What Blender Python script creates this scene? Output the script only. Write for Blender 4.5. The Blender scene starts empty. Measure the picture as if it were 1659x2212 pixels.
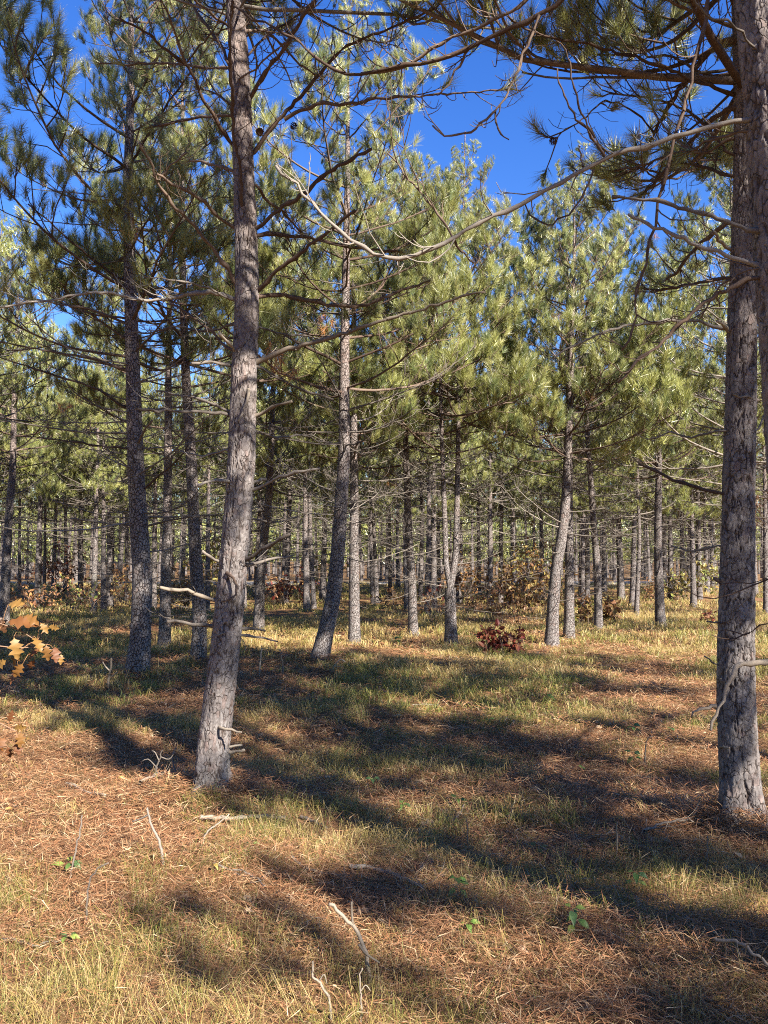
import bpy, math, random
import numpy as np
from math import radians, sin, cos, pi

# ---------------------------------------------------------------- camera, sky, sun, exposure
SC = bpy.context.scene
COL = SC.collection
CAM_H, PITCH, F = 1.5, radians(4.1), 1662.0
HAZ = 0.0
cam_d = bpy.data.cameras.new("camera")
cam = bpy.data.objects.new("camera", cam_d)
COL.objects.link(cam)
cam.location = (0, 0, CAM_H)
cam.rotation_euler = (pi / 2 + PITCH, 0, 0)
cam_d.sensor_fit = 'VERTICAL'
cam_d.sensor_height = 36.0
cam_d.lens = 36.0 * F / 2212.0
cam_d.clip_start, cam_d.clip_end = 0.05, 3000
SC.camera = cam

SUN_EL, SUN_AZ = radians(33), radians(141)      # azimuth clockwise from +Y
world = bpy.data.worlds.new("World")
SC.world = world
world.use_nodes = True
wn = world.node_tree.nodes
sky = wn.new('ShaderNodeTexSky')
sky.sky_type = 'NISHITA'
sky.sun_disc = False
sky.sun_elevation, sky.sun_rotation = SUN_EL, SUN_AZ
sky.altitude, sky.air_density, sky.dust_density, sky.ozone_density = 300, 1.4, 0.0, 6.0
bg = wn['Background']
bg.inputs[1].default_value = 0.068
grade = wn.new('ShaderNodeHueSaturation')
grade.inputs['Saturation'].default_value = 1.24
grade.inputs['Hue'].default_value = 0.52
world.node_tree.links.new(sky.outputs[0], grade.inputs['Color'])
world.node_tree.links.new(grade.outputs[0], bg.inputs[0])

sun_d = bpy.data.lights.new("sun", 'SUN')
sun_d.energy, sun_d.angle, sun_d.color = 5.0, radians(0.53), (1.0, 0.91, 0.77)
sun = bpy.data.objects.new("sun", sun_d)
COL.objects.link(sun)
sx, sy, sz = sin(SUN_AZ) * cos(SUN_EL), cos(SUN_AZ) * cos(SUN_EL), sin(SUN_EL)
from mathutils import Vector, Matrix, Euler
sun.rotation_euler = Vector((sx, sy, sz)).to_track_quat('Z', 'Y').to_euler()
sun.location = (20, -20, 30)

SC.view_settings.view_transform = 'Standard'
SC.view_settings.look = 'None'
SC.view_settings.exposure = 1.9
SC.view_settings.gamma = 1.0
SC.view_settings.use_curve_mapping = False
cy = SC.cycles
cy.max_bounces, cy.diffuse_bounces, cy.glossy_bounces = 5, 2, 2
cy.transmission_bounces, cy.transparent_max_bounces = 2, 4
cy.caustics_reflective = cy.caustics_refractive = False
cy.use_denoising = False
cy.filter_width = 1.05
cy.sample_clamp_indirect = 6.0

# ---------------------------------------------------------------- noise and pixel helpers
_rs = np.random.RandomState(7)
_LAT = _rs.rand(256, 256)


def vnoise(x, y):
    x = np.asarray(x, float); y = np.asarray(y, float)
    xi, yi = np.floor(x).astype(int), np.floor(y).astype(int)
    fx, fy = x - xi, y - yi
    fx = fx * fx * (3 - 2 * fx); fy = fy * fy * (3 - 2 * fy)
    a = _LAT[xi & 255, yi & 255]; b = _LAT[(xi + 1) & 255, yi & 255]
    c = _LAT[xi & 255, (yi + 1) & 255]; d = _LAT[(xi + 1) & 255, (yi + 1) & 255]
    return (a * (1 - fx) + b * fx) * (1 - fy) + (c * (1 - fx) + d * fx) * fy


def fbm(x, y, o=3):
    s, a, t = 0, 1.0, 0
    for k in range(o):
        s = s + a * vnoise(x * 2 ** k + 17.3 * k, y * 2 ** k + 5.1 * k); t += a; a *= 0.5
    return s / t


def sstep(a, b, x):
    t = np.clip((np.asarray(x, float) - a) / (b - a), 0, 1)
    return t * t * (3 - 2 * t)


def macro_z(x, y):
    return 0.5 * sstep(26, 46, y) + 9.0 * sstep(120, 230, y)


MOUNDS = []           # (x, y, radius, height) swells round the near trunks


def ground_z(x, y):
    z = macro_z(x, y) + 0.16 * (fbm(np.asarray(x) * .35 + 40, np.asarray(y) * .35 + 9, 2) - .5)
    z = z + 0.10 * (fbm(np.asarray(x) * 1.5 + 3, np.asarray(y) * 1.5 + 71, 3) - .5)
    for mx, my, r, h in MOUNDS:
        z = z + h * np.exp(-((x - mx) ** 2 + (y - my) ** 2) / (r * r))
    return z


cp, sp = cos(PITCH), sin(PITCH)


def ray(px, py):
    u, v = (px - 829.5) / F, (1106 - py) / F
    return np.array([u, cp - sp * v, sp + cp * v])


def at(px, py, depth):
    """the point at world distance `depth` (along y) that the photo shows at px,py"""
    r = ray(px, py)
    return np.array([0, 0, CAM_H]) + r * (depth / r[1])


def on_ground(px, py, fine=True):
    r = ray(px, py)
    ys = np.arange(2.0, 75, .02)
    P = r[None, :] * (ys / r[1])[:, None]
    g = ground_z(P[:, 0], ys) if fine else macro_z(P[:, 0], ys)
    hit = np.nonzero(P[:, 2] + CAM_H <= g)[0]
    y = ys[hit[0]] if len(hit) else 60.0
    return at(px, py, y)


# ---------------------------------------------------------------- mesh helpers
class MB:
    def __init__(s):
        s.v, s.t, s.q, s.n, s.a, s.smooth = [], [], [], 0, [], True

    def add(s, v, tris=None, quads=None, col=None):
        v = np.asarray(v, float).reshape(-1, 3)
        s.v.append(v)
        if tris is not None and len(tris): s.t.append(np.asarray(tris, int).reshape(-1, 3) + s.n)
        if quads is not None and len(quads): s.q.append(np.asarray(quads, int).reshape(-1, 4) + s.n)
        if col is None: col = np.full((len(v), 3), .5)
        s.a.append(np.broadcast_to(np.asarray(col, float), (len(v), 3)))
        s.n += len(v)
        return s

    def arrays(s):
        V = np.concatenate(s.v) if s.v else np.zeros((0, 3))
        T = np.concatenate(s.t) if s.t else np.zeros((0, 3), int)
        Q = np.concatenate(s.q) if s.q else np.zeros((0, 4), int)
        A = np.concatenate(s.a) if s.a else np.zeros((0, 3))
        return V, T, Q, A

    def merge(s, arr, M):
        V, T, Q, A = arr
        s.add(V @ M[:3, :3].T + M[:3, 3], T, Q, A)

    def mesh(s, name, mat, smooth=True):
        V, T, Q, A = s.arrays()
        me = bpy.data.meshes.new(name)
        me.vertices.add(len(V))
        me.vertices.foreach_set('co', V.astype(np.float32).ravel())
        nl = T.size + Q.size
        me.loops.add(nl)
        me.loops.foreach_set('vertex_index', np.concatenate([T.ravel(), Q.ravel()]).astype(np.int32))
        me.polygons.add(len(T) + len(Q))
        st = np.concatenate([np.arange(len(T)) * 3, T.size + np.arange(len(Q)) * 4]).astype(np.int32)
        me.polygons.foreach_set('loop_start', st)
        me.polygons.foreach_set('use_smooth', np.full(len(st), smooth))
        at_ = me.attributes.new('tint', 'FLOAT_COLOR', 'POINT')
        at_.data.foreach_set('color', np.concatenate([A, np.ones((len(A), 1))], 1).astype(np.float32).ravel())
        me.update(calc_edges=True)
        me.validate()
        me.materials.append(mat)
        return me


def link(name, me, parent=None, loc=None):
    o = bpy.data.objects.new(name, me)
    COL.objects.link(o)
    if parent is not None: o.parent = parent
    if loc is not None: o.location = loc
    return o


def thing(name, label, cat, loc=(0, 0, 0), group=None):
    o = link(name, None, None, loc)
    o.empty_display_size = .2
    o['label'], o['category'] = label, cat
    if group: o['group'] = group
    return o


def catmull(P, n):
    P = np.asarray(P, float)
    if len(P) == 2:
        t = np.linspace(0, 1, n)[:, None]
        return P[0] * (1 - t) + P[1] * t
    Q = np.vstack([2 * P[0] - P[1], P, 2 * P[-1] - P[-2]])
    seg = np.linalg.norm(np.diff(P, axis=0), axis=1)
    cum = np.concatenate([[0], np.cumsum(seg)])
    out = []
    for s in np.linspace(0, cum[-1], n):
        i = min(np.searchsorted(cum, s, side='right') - 1, len(P) - 2)
        t = (s - cum[i]) / max(seg[i], 1e-9)
        p0, p1, p2, p3 = Q[i:i + 4]
        out.append(.5 * (2 * p1 + (p2 - p0) * t + (2 * p0 - 5 * p1 + 4 * p2 - p3) * t * t + (3 * p1 - p0 - 3 * p2 + p3) * t ** 3))
    return np.array(out)


def unit(v):
    return v / np.maximum(np.linalg.norm(v, axis=-1, keepdims=True), 1e-9)


def tube(mb, P, R, sides=5, col=None, cap=True):
    P = np.asarray(P, float); n = len(P)
    R = np.broadcast_to(np.asarray(R, float), (n,))
    T = unit(np.gradient(P, axis=0))
    ref = np.array([0, 0, 1.0])
    if abs(unit(P[-1] - P[0])[2]) > .75: ref = np.array([.3, 1, 0.1])
    U = unit(np.cross(T, ref)); W = np.cross(T, U)
    a = np.arange(sides) * 2 * pi / sides
    V = P[:, None, :] + R[:, None, None] * (np.cos(a)[None, :, None] * U[:, None, :] + np.sin(a)[None, :, None] * W[:, None, :])
    i = np.arange(n - 1)[:, None] * sides; j = np.arange(sides)[None, :]; k = (j + 1) % sides
    Q = np.stack([i + j, i + k, i + sides + k, i + sides + j], -1).reshape(-1, 4)
    V = V.reshape(-1, 3)
    tr = None
    if cap:
        V = np.vstack([V, P[-1] + T[-1] * R[-1] * .3])
        e = (n - 1) * sides
        tr = np.array([[e + q, e + (q + 1) % sides, n * sides] for q in range(sides)])
    mb.add(V, tr, Q, col)


# ---------------------------------------------------------------- materials
def mat(name):
    m = bpy.data.materials.new(name)
    m.use_nodes = True
    nt = m.node_tree
    b = nt.nodes['Principled BSDF']
    return m, nt, b, nt.nodes, nt.links


def node(nt, typ, ins=None, **kw):
    n = nt.nodes.new(typ)
    for k, v in kw.items(): setattr(n, k, v)
    for k, v in (ins or {}).items():
        if hasattr(v, 'node'): nt.links.new(v, n.inputs[k])
        else: n.inputs[k].default_value = v
    return n


def ramp(nt, fac, stops):
    r = node(nt, 'ShaderNodeValToRGB', {0: fac})
    e = r.color_ramp.elements
    while len(e) > 1: e.remove(e[-1])
    e[0].position, e[0].color = stops[0][0], (*stops[0][1], 1)
    for p, c in stops[1:]:
        x = e.new(p); x.color = (*c, 1)
    return r.outputs[0]


def mixc(nt, fac, a, b, mode='MIX'):
    m = node(nt, 'ShaderNodeMix', data_type='RGBA', blend_type=mode)
    for i, v in ((0, fac), (6, a), (7, b)):
        if hasattr(v, 'node'): nt.links.new(v, m.inputs[i])
        else: m.inputs[i].default_value = v if i == 0 else (*v, 1)
    return m.outputs[2]


def bark_material(name, geo):
    """geo: the plates are in the mesh (tint.r = plate id, tint.g = joint); else plates come from a voronoi bump"""
    m, nt, b, N, L = mat(name)
    tc = node(nt, 'ShaderNodeTexCoord')
    oi = node(nt, 'ShaderNodeObjectInfo')
    off = node(nt, 'ShaderNodeVectorMath', {0: tc.outputs['Object'], 1: node(nt, 'ShaderNodeCombineXYZ', {0: node(nt, 'ShaderNodeMath', {0: oi.outputs['Random'], 1: 37.0}, operation='MULTIPLY').outputs[0]}).outputs[0]}, operation='ADD').outputs[0]
    st = node(nt, 'ShaderNodeMapping', {0: off, 3: (1, 1, .6)}).outputs[0]
    n1 = node(nt, 'ShaderNodeTexNoise', {'Vector': st, 'Scale': 9.0, 'Detail': 6, 'Roughness': .65}).outputs[0]
    n2 = node(nt, 'ShaderNodeTexNoise', {'Vector': off, 'Scale': 60.0, 'Detail': 5, 'Roughness': .7}).outputs[0]
    n3 = node(nt, 'ShaderNodeTexNoise', {'Vector': off, 'Scale': 2.2, 'Detail': 3}).outputs[0]
    wsc = node(nt, 'ShaderNodeVectorMath', {0: node(nt, 'ShaderNodeTexNoise', {'Vector': off, 'Scale': 12.0, 'Detail': 2}).outputs[1], 1: (.04, .04, .04)}, operation='MULTIPLY').outputs[0]
    wv = node(nt, 'ShaderNodeVectorMath', {0: st, 1: wsc}, operation='ADD').outputs[0]
    vs = 38.0 if geo else 32.0
    vo = node(nt, 'ShaderNodeTexVoronoi', {'Vector': wv, 'Scale': vs}, feature='DISTANCE_TO_EDGE').outputs[0]
    vc = node(nt, 'ShaderNodeTexVoronoi', {'Vector': wv, 'Scale': vs})
    cell = node(nt, 'ShaderNodeSeparateColor', {0: vc.outputs['Color']}).outputs[0]
    joint = node(nt, 'ShaderNodeMapRange', {0: vo, 1: .0, 2: .11, 3: 1.0, 4: 0.0}).outputs[0]
    if geo:
        # some plates have merged, so a joint shows only here and there
        gate = ramp(nt, node(nt, 'ShaderNodeTexNoise', {'Vector': off, 'Scale': 21.0, 'Detail': 2}).outputs[0], [(.42, (.08, .08, .08)), (.62, (.9, .9, .9))])
        jv = node(nt, 'ShaderNodeMath', {0: joint, 1: gate}, operation='MULTIPLY').outputs[0]
        ta = node(nt, 'ShaderNodeAttribute', attribute_name='tint')
        fis = node(nt, 'ShaderNodeSeparateColor', {0: ta.outputs['Color']}).outputs[1]
        joint = node(nt, 'ShaderNodeMath', {0: jv, 1: fis}, operation='MAXIMUM').outputs[0]
    base = ramp(nt, n1, [(.25, (.092, .083, .084)), (.5, (.165, .150, .150)), (.75, (.255, .238, .238))])
    fresh = ramp(nt, cell, [(.0, (.19, .130, .115)), (.2, (.155, .138, .136)), (.8, (.195, .182, .182)), (1, (.27, .255, .253))])
    c = mixc(nt, .5, base, fresh)
    z = node(nt, 'ShaderNodeSeparateXYZ', {0: tc.outputs['Object']}).outputs[2]
    up = node(nt, 'ShaderNodeMapRange', {0: z, 1: 1.5, 2: 6.5, 3: 0.0, 4: .55}).outputs[0]
    upm = node(nt, 'ShaderNodeMath', {0: up, 1: ramp(nt, n3, [(.35, (.2, .2, .2)), (.65, (1, 1, 1))])}, operation='MULTIPLY').outputs[0]
    c = mixc(nt, upm, c, (.26, .175, .145))
    lich = ramp(nt, n3, [(.60, (0, 0, 0)), (.75, (.4, .4, .4))])
    c = mixc(nt, lich, c, (.25, .25, .225))
    c = mixc(nt, joint, c, (.045, .030, .025))
    c = mixc(nt, .45, c, ramp(nt, n2, [(.3, (.25, .24, .24)), (.7, (.8, .79, .78))]), 'OVERLAY')
    L.new(c, b.inputs['Base Color'])
    b.inputs['Roughness'].default_value = .88
    b.inputs['Specular IOR Level'].default_value = .25
    h = node(nt, 'ShaderNodeMath', {0: n2, 1: .5}, operation='MULTIPLY').outputs[0]
    if True:
        h = node(nt, 'ShaderNodeMath', {0: h, 1: node(nt, 'ShaderNodeMath', {0: joint, 1: -1.1}, operation='MULTIPLY').outputs[0]}, operation='ADD').outputs[0]
        h = node(nt, 'ShaderNodeMath', {0: h, 1: cell}, operation='ADD').outputs[0]
    bp = node(nt, 'ShaderNodeBump', {'Strength': .9 if geo else 1.0, 'Distance': .008 if geo else .012, 'Height': h})
    L.new(bp.outputs[0], b.inputs['Normal'])
    return m


def wood_material(name, lo, mid, hi, scale=25):
    m, nt, b, N, L = mat(name)
    tc = node(nt, 'ShaderNodeTexCoord'); oi = node(nt, 'ShaderNodeObjectInfo')
    n1 = node(nt, 'ShaderNodeTexNoise', {'Vector': tc.outputs['Object'], 'Scale': scale, 'Detail': 6, 'Roughness': .7}).outputs[0]
    n2 = node(nt, 'ShaderNodeTexNoise', {'Vector': tc.outputs['Object'], 'Scale': scale * .18, 'Detail': 2}).outputs[0]
    f = node(nt, 'ShaderNodeMath', {0: n1, 1: node(nt, 'ShaderNodeMath', {0: n2, 1: oi.outputs['Random']}, operation='ADD').outputs[0]}, operation='ADD').outputs[0]
    f = node(nt, 'ShaderNodeMapRange', {0: f, 1: .6, 2: 2.0}).outputs[0]
    L.new(ramp(nt, f, [(.0, lo), (.5, mid), (1, hi)]), b.inputs['Base Color'])
    b.inputs['Roughness'].default_value = .85
    b.inputs['Specular IOR Level'].default_value = .25
    bp = node(nt, 'ShaderNodeBump', {'Strength': .8, 'Distance': .004, 'Height': n1})
    L.new(bp.outputs[0], b.inputs['Normal'])
    return m


def tint_material(name, rough=.55, trans=.25, spec=.4, rnd=.25, gain=1.0):
    """colour comes from each piece's own tint"""
    m, nt, b, N, L = mat(name)
    ta = node(nt, 'ShaderNodeAttribute', attribute_name='tint').outputs['Color']
    oi = node(nt, 'ShaderNodeObjectInfo').outputs['Random']
    v = node(nt, 'ShaderNodeMapRange', {0: oi, 3: gain * (1 - rnd), 4: gain * (1 + rnd)}).outputs[0]
    hsv = node(nt, 'ShaderNodeHueSaturation', {'Color': ta, 'Value': v})
    c = hsv.outputs[0]
    L.new(c, b.inputs['Base Color'])
    b.inputs['Roughness'].default_value = rough
    b.inputs['Specular IOR Level'].default_value = spec
    if trans:
        tr = node(nt, 'ShaderNodeBsdfTranslucent', {0: c})
        mx = node(nt, 'ShaderNodeMixShader', {0: trans, 1: b.outputs[0], 2: tr.outputs[0]})
        L.new(mx.outputs[0], N['Material Output'].inputs[0])
    return m


M_BARK_GEO = bark_material("red_pine_bark_relief", True)
M_BARK = bark_material("red_pine_bark", False)
M_DEAD = wood_material("dead_twig_wood", (.06, .05, .044), (.115, .098, .086), (.21, .185, .162))
M_LIVE = wood_material("live_branch_bark", (.038, .025, .020), (.085, .056, .042), (.155, .115, .09), 40)
M_PALE = wood_material("weathered_pale_wood", (.10, .08, .062), (.18, .15, .12), (.28, .24, .195), 18)
M_NEEDLE = tint_material("pine_needles", .36, .20, .75, .14)
M_LITTER = tint_material("fallen_pine_needles", .6, .08, .35, 0)
M_GRASS = tint_material("dry_woodland_grass", .5, .28, .4, 0)
M_LEAF = tint_material("autumn_leaves", .5, .3, .4, .12)
M_STEM = tint_material("thin_stems", .8, 0, .2, .1)


# ================================================================ SETTING: trees first need their places
def trunk_at(px, py):
    p = on_ground(px, py, False)
    return p[0], p[1]


# key: base pixel (or px + depth), path pixels going up, width in px at eye height, height in metres
T = {}


def tree_def(key, base, path, w, H, label, depth=None, mode='near'):
    if depth is None:
        x, y = trunk_at(*base)
    else:
        y = depth; x = at(base[0], base[1], y)[0]
    T[key] = dict(x=x, y=y, base=base, path=path, w=w, H=H, label=label, mode=mode)


tree_def('main', (455, 1730), [(462, 1600), (485, 1400), (505, 1200), (520, 1000), (527, 800), (533, 640), (530, 500), (525, 350), (519, 170), (509, 0)], 61, 12.6,
         "large grey red pine in the front with many broken branch stubs up its trunk", mode='hero')
tree_def('right', (1607, 1796), [(1600, 1700), (1590, 1500), (1591, 1300), (1594, 1100), (1599, 900), (1604, 700), (1610, 500), (1612, 300), (1610, 100), (1607, 0)], 69, 12.0,
         "thick scaly red pine standing whole at the right of the clearing", mode='hero')
tree_def('near', (1785, 2140), [(1770, 1700), (1756, 1400), (1746, 1200), (1738, 1000), (1722, 800), (1710, 640), (1692, 400), (1675, 200), (1654, 0)], 148, 12.2,
         "nearest red pine trunk cut by the frame with long pale branches reaching left", depth=2.75, mode='hero')
tree_def('left', (293, 1483), [(302, 1400), (304, 1359), (307, 1247), (300, 1135), (293, 995), (287, 800), (281, 600), (277, 400), (282, 200), (283, 60)], 40, 11.2,
         "slightly bowed red pine left of the big front trunk with dark crown", mode='near')
tree_def('t2', (355, 1401), [(359, 1220), (362, 1107), (363, 995), (364, 800)], 22, 10.2, "red pine half hidden between the bowed pine and its slimmer neighbour", mode='near')
tree_def('t3', (428, 1443), [(431, 1330), (423, 1220), (418, 1107), (413, 995), (401, 800), (395, 600)], 27, 10.4, "red pine close behind the left edge of the big front trunk", mode='near')
tree_def('t4', (558, 1362), [(563, 1250), (572, 1150), (580, 1080), (584, 1000), (588, 900)], 20, 9.6, "red pine with a kinked lean just right of the big front trunk", mode='mid')
tree_def('t5', (663, 1320), [(661, 1220), (659, 1050), (659, 900)], 13, 10, "thin sunlit red pine left of the leaning pine, bright on its lower stem", mode='mid')
tree_def('t5b', (678, 1317), [(674, 1220), (670, 1135), (668, 1000)], 10, 9.4, "thin shaded red pine right behind the thin sunlit one by the leaning pine", mode='mid')
tree_def('t6', (687, 1443), [(702, 1373), (720, 1290), (727, 1220), (734, 1135), (739, 1050), (743, 995), (744, 800), (747, 600), (750, 400)], 31, 10.4,
         "red pine leaning to the right at its foot in the middle of the clearing", mode='near')
tree_def('t7', (766, 1393), [(765, 1275), (765, 1135), (765, 1023), (764, 900)], 22, 10, "straight red pine just right of the leaning one", mode='near')
tree_def('t8', (814, 1303), [(810, 1200), (806, 1100), (805, 1000)], 9, 9.6, "slim far red pine at the end of the open lane", mode='mid')
tree_def('t8b', (806, 1306), [(802, 1220), (800, 1100), (799, 1000)], 8, 9.2, "slim far red pine leaning left away from its twin in the lane", mode='mid')
tree_def('t9', (843, 1287), [(842, 1200), (841, 1080)], 8, 9.5, "dark slim red pine alone in front of the pale road strip", mode='mid')
tree_def('t10', (893, 1373), [(889, 1247), (883, 1163), (880, 1051), (877, 995), (876, 880)], 18, 9.8, "gently curved red pine left of the forked pine, dark at its foot", mode='near')
tree_def('t10b', (879, 1317), [(876, 1220), (876, 1100)], 9, 9.3, "pale slim red pine peeping out behind the gently curved one", mode='mid')
tree_def('t10c', (923, 1328), [(924, 1250), (926, 1163), (926, 1050)], 12, 9.6, "dark slim red pine between the curved and the forked pine", mode='mid')
tree_def('t10d', (908, 1296), [(910, 1200), (910, 1100)], 9, 9.4, "shaded far red pine behind the gap left of the forked pine", mode='mid')
tree_def('t11', (975, 1393), [(973, 1330), (972, 1262), (964, 1225), (961, 1135), (958, 1050), (955, 960), (952, 860)], 13, 9.3, "forked red pine whose two pale stems part low down", mode='near')
T['t11']['fork'] = [(972, 1275), (978, 1240), (983, 1213), (986, 1135), (989, 995), (992, 780), (1000, 500)]
tree_def('t12', (1059, 1306), [(1059, 1200), (1059, 1023)], 12, 9.8, "dark straight red pine left of its twin above the brush heap", mode='mid')
tree_def('t13', (1081, 1300), [(1082, 1200), (1083, 1060)], 10, 9.5, "dark straight red pine right of its twin above the brush heap", mode='mid')
tree_def('t14', (1034, 1285), [(1034, 1200), (1033, 1080)], 9, 9.5, "grey far red pine behind the brown brush right of the forked pine", mode='mid')
tree_def('t15', (1105, 1272), [(1106, 1180), (1106, 1080)], 7, 9.2, "bright far red pine above the orange thicket", mode='mid')
tree_def('t16', (1171, 1280), [(1171, 1180), (1168, 1080)], 9, 9.4, "dim far red pine rising out of the orange thicket", mode='mid')
tree_def('t17', (1191, 1393), [(1195, 1303), (1203, 1219), (1213, 1163), (1222, 1079), (1226, 995), (1231, 850), (1236, 700), (1240, 560)], 24, 9.5,
         "red pine leaning right beside the orange thicket, dark on its lower left", mode='near')
tree_def('t17b', (1229, 1379), [(1230, 1275), (1230, 1191), (1229, 1100), (1230, 1000)], 20, 9.7, "red pine close behind the leaning one by the orange thicket", mode='mid')
tree_def('t18', (1255, 1306), [(1255, 1200), (1256, 1100)], 10, 9.4, "shaded red pine third from the leaning one by the thicket", mode='mid')
tree_def('t19', (1258, 1308), [(1259, 1200), (1262, 1080)], 10, 9.6, "dark slim red pine left of a bright white stem", mode='mid')
tree_def('t20', (1268, 1301), [(1269, 1200), (1267, 1080)], 11, 9.6, "brightly sunlit white looking red pine stem between two dark ones", mode='mid')
tree_def('t21', (1293, 1359), [(1291, 1247), (1283, 1135), (1276, 1040), (1270, 950)], 16, 9.8, "red pine tilting left with an oak sapling at its foot", mode='mid')
tree_def('t22', (1342, 1295), [(1340, 1220), (1337, 1163), (1335, 1023)], 14, 9.7, "dark straight red pine between the tilting one and the paired stems", mode='mid')
tree_def('t23', (1365, 1309), [(1368, 1220), (1371, 1120), (1373, 1040)], 11, 9.7, "dark red pine touching a thin white stem", mode='mid')
tree_def('t24', (1374, 1331), [(1378, 1250), (1381, 1163), (1378, 1051)], 9, 8.6, "thin white sunlit red pine in front of a dark one", mode='mid')
tree_def('t25', (1427, 1351), [(1423, 1247), (1421, 1135), (1423, 1023), (1424, 900)], 18, 9.8, "sunlit red pine alone on bright yellow grass left of the thick scaly trunk", mode='near')
tree_def('t26', (1448, 1297), [(1448, 1200), (1446, 1080)], 10, 9.5, "pale far red pine behind the one on bright yellow grass", mode='mid')
tree_def('t27', (1474, 1278), [(1474, 1200), (1472, 1100)], 10, 9.5, "dark far red pine beside a bright stem near the thick scaly trunk", mode='mid')
tree_def('t28', (1488, 1275), [(1488, 1200), (1489, 1100)], 7, 9.2, "bright far stem right of a dark one near the thick scaly trunk", mode='mid')
tree_def('t29', (1511, 1296), [(1510, 1200), (1508, 1100)], 11, 9.5, "dark far red pine next to yellow leaves near the thick scaly trunk", mode='mid')
tree_def('t31', (1592, 1400), [(1592, 1200), (1590, 1000), (1589, 800)], 20, 9.8, "red pine hidden behind the thick scaly trunk, showing little but its crown", depth=14.5, mode='mid')
tree_def('t30', (1655, 1322), [(1654, 1200), (1652, 1050)], 11, 9.6, "red pine seen in the gap right of the thick scaly trunk", mode='mid')
tree_def('ta', (8, 1352), [(12, 1250), (20, 1107), (28, 1000), (30, 880)], 19, 10.2, "red pine behind the orange oak leaves at the edge", mode='near')
tree_def('tb', (202, 1328), [(205, 1220), (207, 1130), (209, 1040)], 12, 9.8, "spotted red pine left of a dark one behind the bowed pine", mode='mid')
tree_def('tc', (224, 1322), [(224, 1220), (224, 1120), (223, 1040)], 11, 9.8, "dark straight red pine right of the spotted one behind the bowed pine", mode='mid')
tree_def('td', (174, 1294), [(175, 1200), (176, 1100)], 9, 9.4, "dark far red pine left of the spotted one", mode='mid')
tree_def('te', (273, 1296), [(273, 1200), (273, 1100)], 8, 9.4, "dark far red pine touching the bowed pine's left side", mode='mid')
tree_def('tf', (332, 1310), [(334, 1220), (335, 1100)], 11, 9.6, "dark red pine right of the bowed pine's trunk", mode='mid')
tree_def('tg', (243, 1293), [(244, 1200), (245, 1100)], 7, 9.3, "dotted far red pine between the dark pair and the bowed pine", mode='mid')
tree_def('th', (448, 1326), [(449, 1220), (450, 1100)], 10, 9.6, "slim red pine seen past the left edge of the big front trunk", mode='mid')
tree_def('ti', (95, 1298), [(97, 1200), (98, 1100)], 7, 9.3, "dark thin red pine behind the leafy oak twig", mode='mid')
tree_def('tj', (42, 1280), [(42, 1200), (43, 1100)], 7, 9.3, "bright white far red pine stem behind the leafy oak twig", mode='mid')
for k, h in (('main', .10), ('right', .06), ('near', .08), ('left', .08), ('t3', .05), ('t6', .07)):
    MOUNDS.append((T[k]['x'], T[k]['y'], .75 if k == 'main' else .6, h))

# ---------------------------------------------------------------- ground sheet
gm, gnt, gb, gN, gL = mat("forest_soil")
gtc = node(gnt, 'ShaderNodeTexCoord').outputs['Object']
g1 = node(gnt, 'ShaderNodeTexNoise', {'Vector': gtc, 'Scale': 1.1, 'Detail': 5, 'Roughness': .6}).outputs[0]
g2 = node(gnt, 'ShaderNodeTexNoise', {'Vector': gtc, 'Scale': 38.0, 'Detail': 6, 'Roughness': .75}).outputs[0]
gc = ramp(gnt, g1, [(.3, (.15, .085, .05)), (.5, (.20, .12, .065)), (.68, (.19, .15, .06))])
gc = mixc(gnt, .75, gc, ramp(gnt, g2, [(.3, (.25, .22, .2)), (.7, (.9, .85, .8))]), 'OVERLAY')
gL.new(gc, gb.inputs['Base Color'])
gb.inputs['Roughness'].default_value = .95
gb.inputs['Specular IOR Level'].default_value = .1
gL.new(node(gnt, 'ShaderNodeBump', {'Strength': .9, 'Distance': .03, 'Height': g2}).outputs[0], gb.inputs['Normal'])

nu, nv = 220, 240
uu = np.linspace(-1, 1, nu); vv = np.linspace(0, 1, nv)
gx = 7.0 * uu + 500 * np.sign(uu) * np.abs(uu) ** 7
gy = -60 + 60.5 * sstep(0, .12, vv) * 1.0 + 14 * vv + 900 * vv ** 7
gy = np.sort(gy)
GX, GY = np.meshgrid(gx, gy)
sc_ = 1 + np.clip(GY, 0, 40) * .09
GX = GX * sc_
GZ = ground_z(GX, GY)
i = np.arange(nv - 1)[:, None] * nu; j = np.arange(nu - 1)[None, :]
gq = np.stack([i + j, i + j + 1, i + nu + j + 1, i + nu + j], -1).reshape(-1, 4)
g = link('ground', MB().add(np.stack([GX, GY, GZ], -1), None, gq).mesh('ground', gm))
g['kind'] = 'structure'

# forest road far behind, crossing the lane
rm, rnt, rb, rN, rL = mat("worn_road")
rn = node(rnt, 'ShaderNodeTexNoise', {'Vector': node(rnt, 'ShaderNodeTexCoord').outputs['Object'], 'Scale': 3.0, 'Detail': 6}).outputs[0]
rL.new(ramp(rnt, rn, [(.3, (.16, .155, .15)), (.7, (.26, .25, .24))]), rb.inputs['Base Color'])
rb.inputs['Roughness'].default_value = .9
xs = np.linspace(-75, 75, 120)
rows = []
for dy, dz in ((-2.6, -.2), (-2.4, .09), (0, .13), (2.4, .09), (2.6, -.2)):
    yy = 47 + dy + xs * .03
    rows.append(np.stack([xs, yy, .5 + dz + xs * 0], -1))
RV = np.array(rows)
i = np.arange(4)[:, None] * 120; j = np.arange(119)[None, :]
rq = np.stack([i + j, i + j + 1, i + 120 + j + 1, i + 120 + j], -1).reshape(-1, 4)
o = link('road', MB().add(RV, None, rq).mesh('road', rm)); o['kind'] = 'structure'

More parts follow.
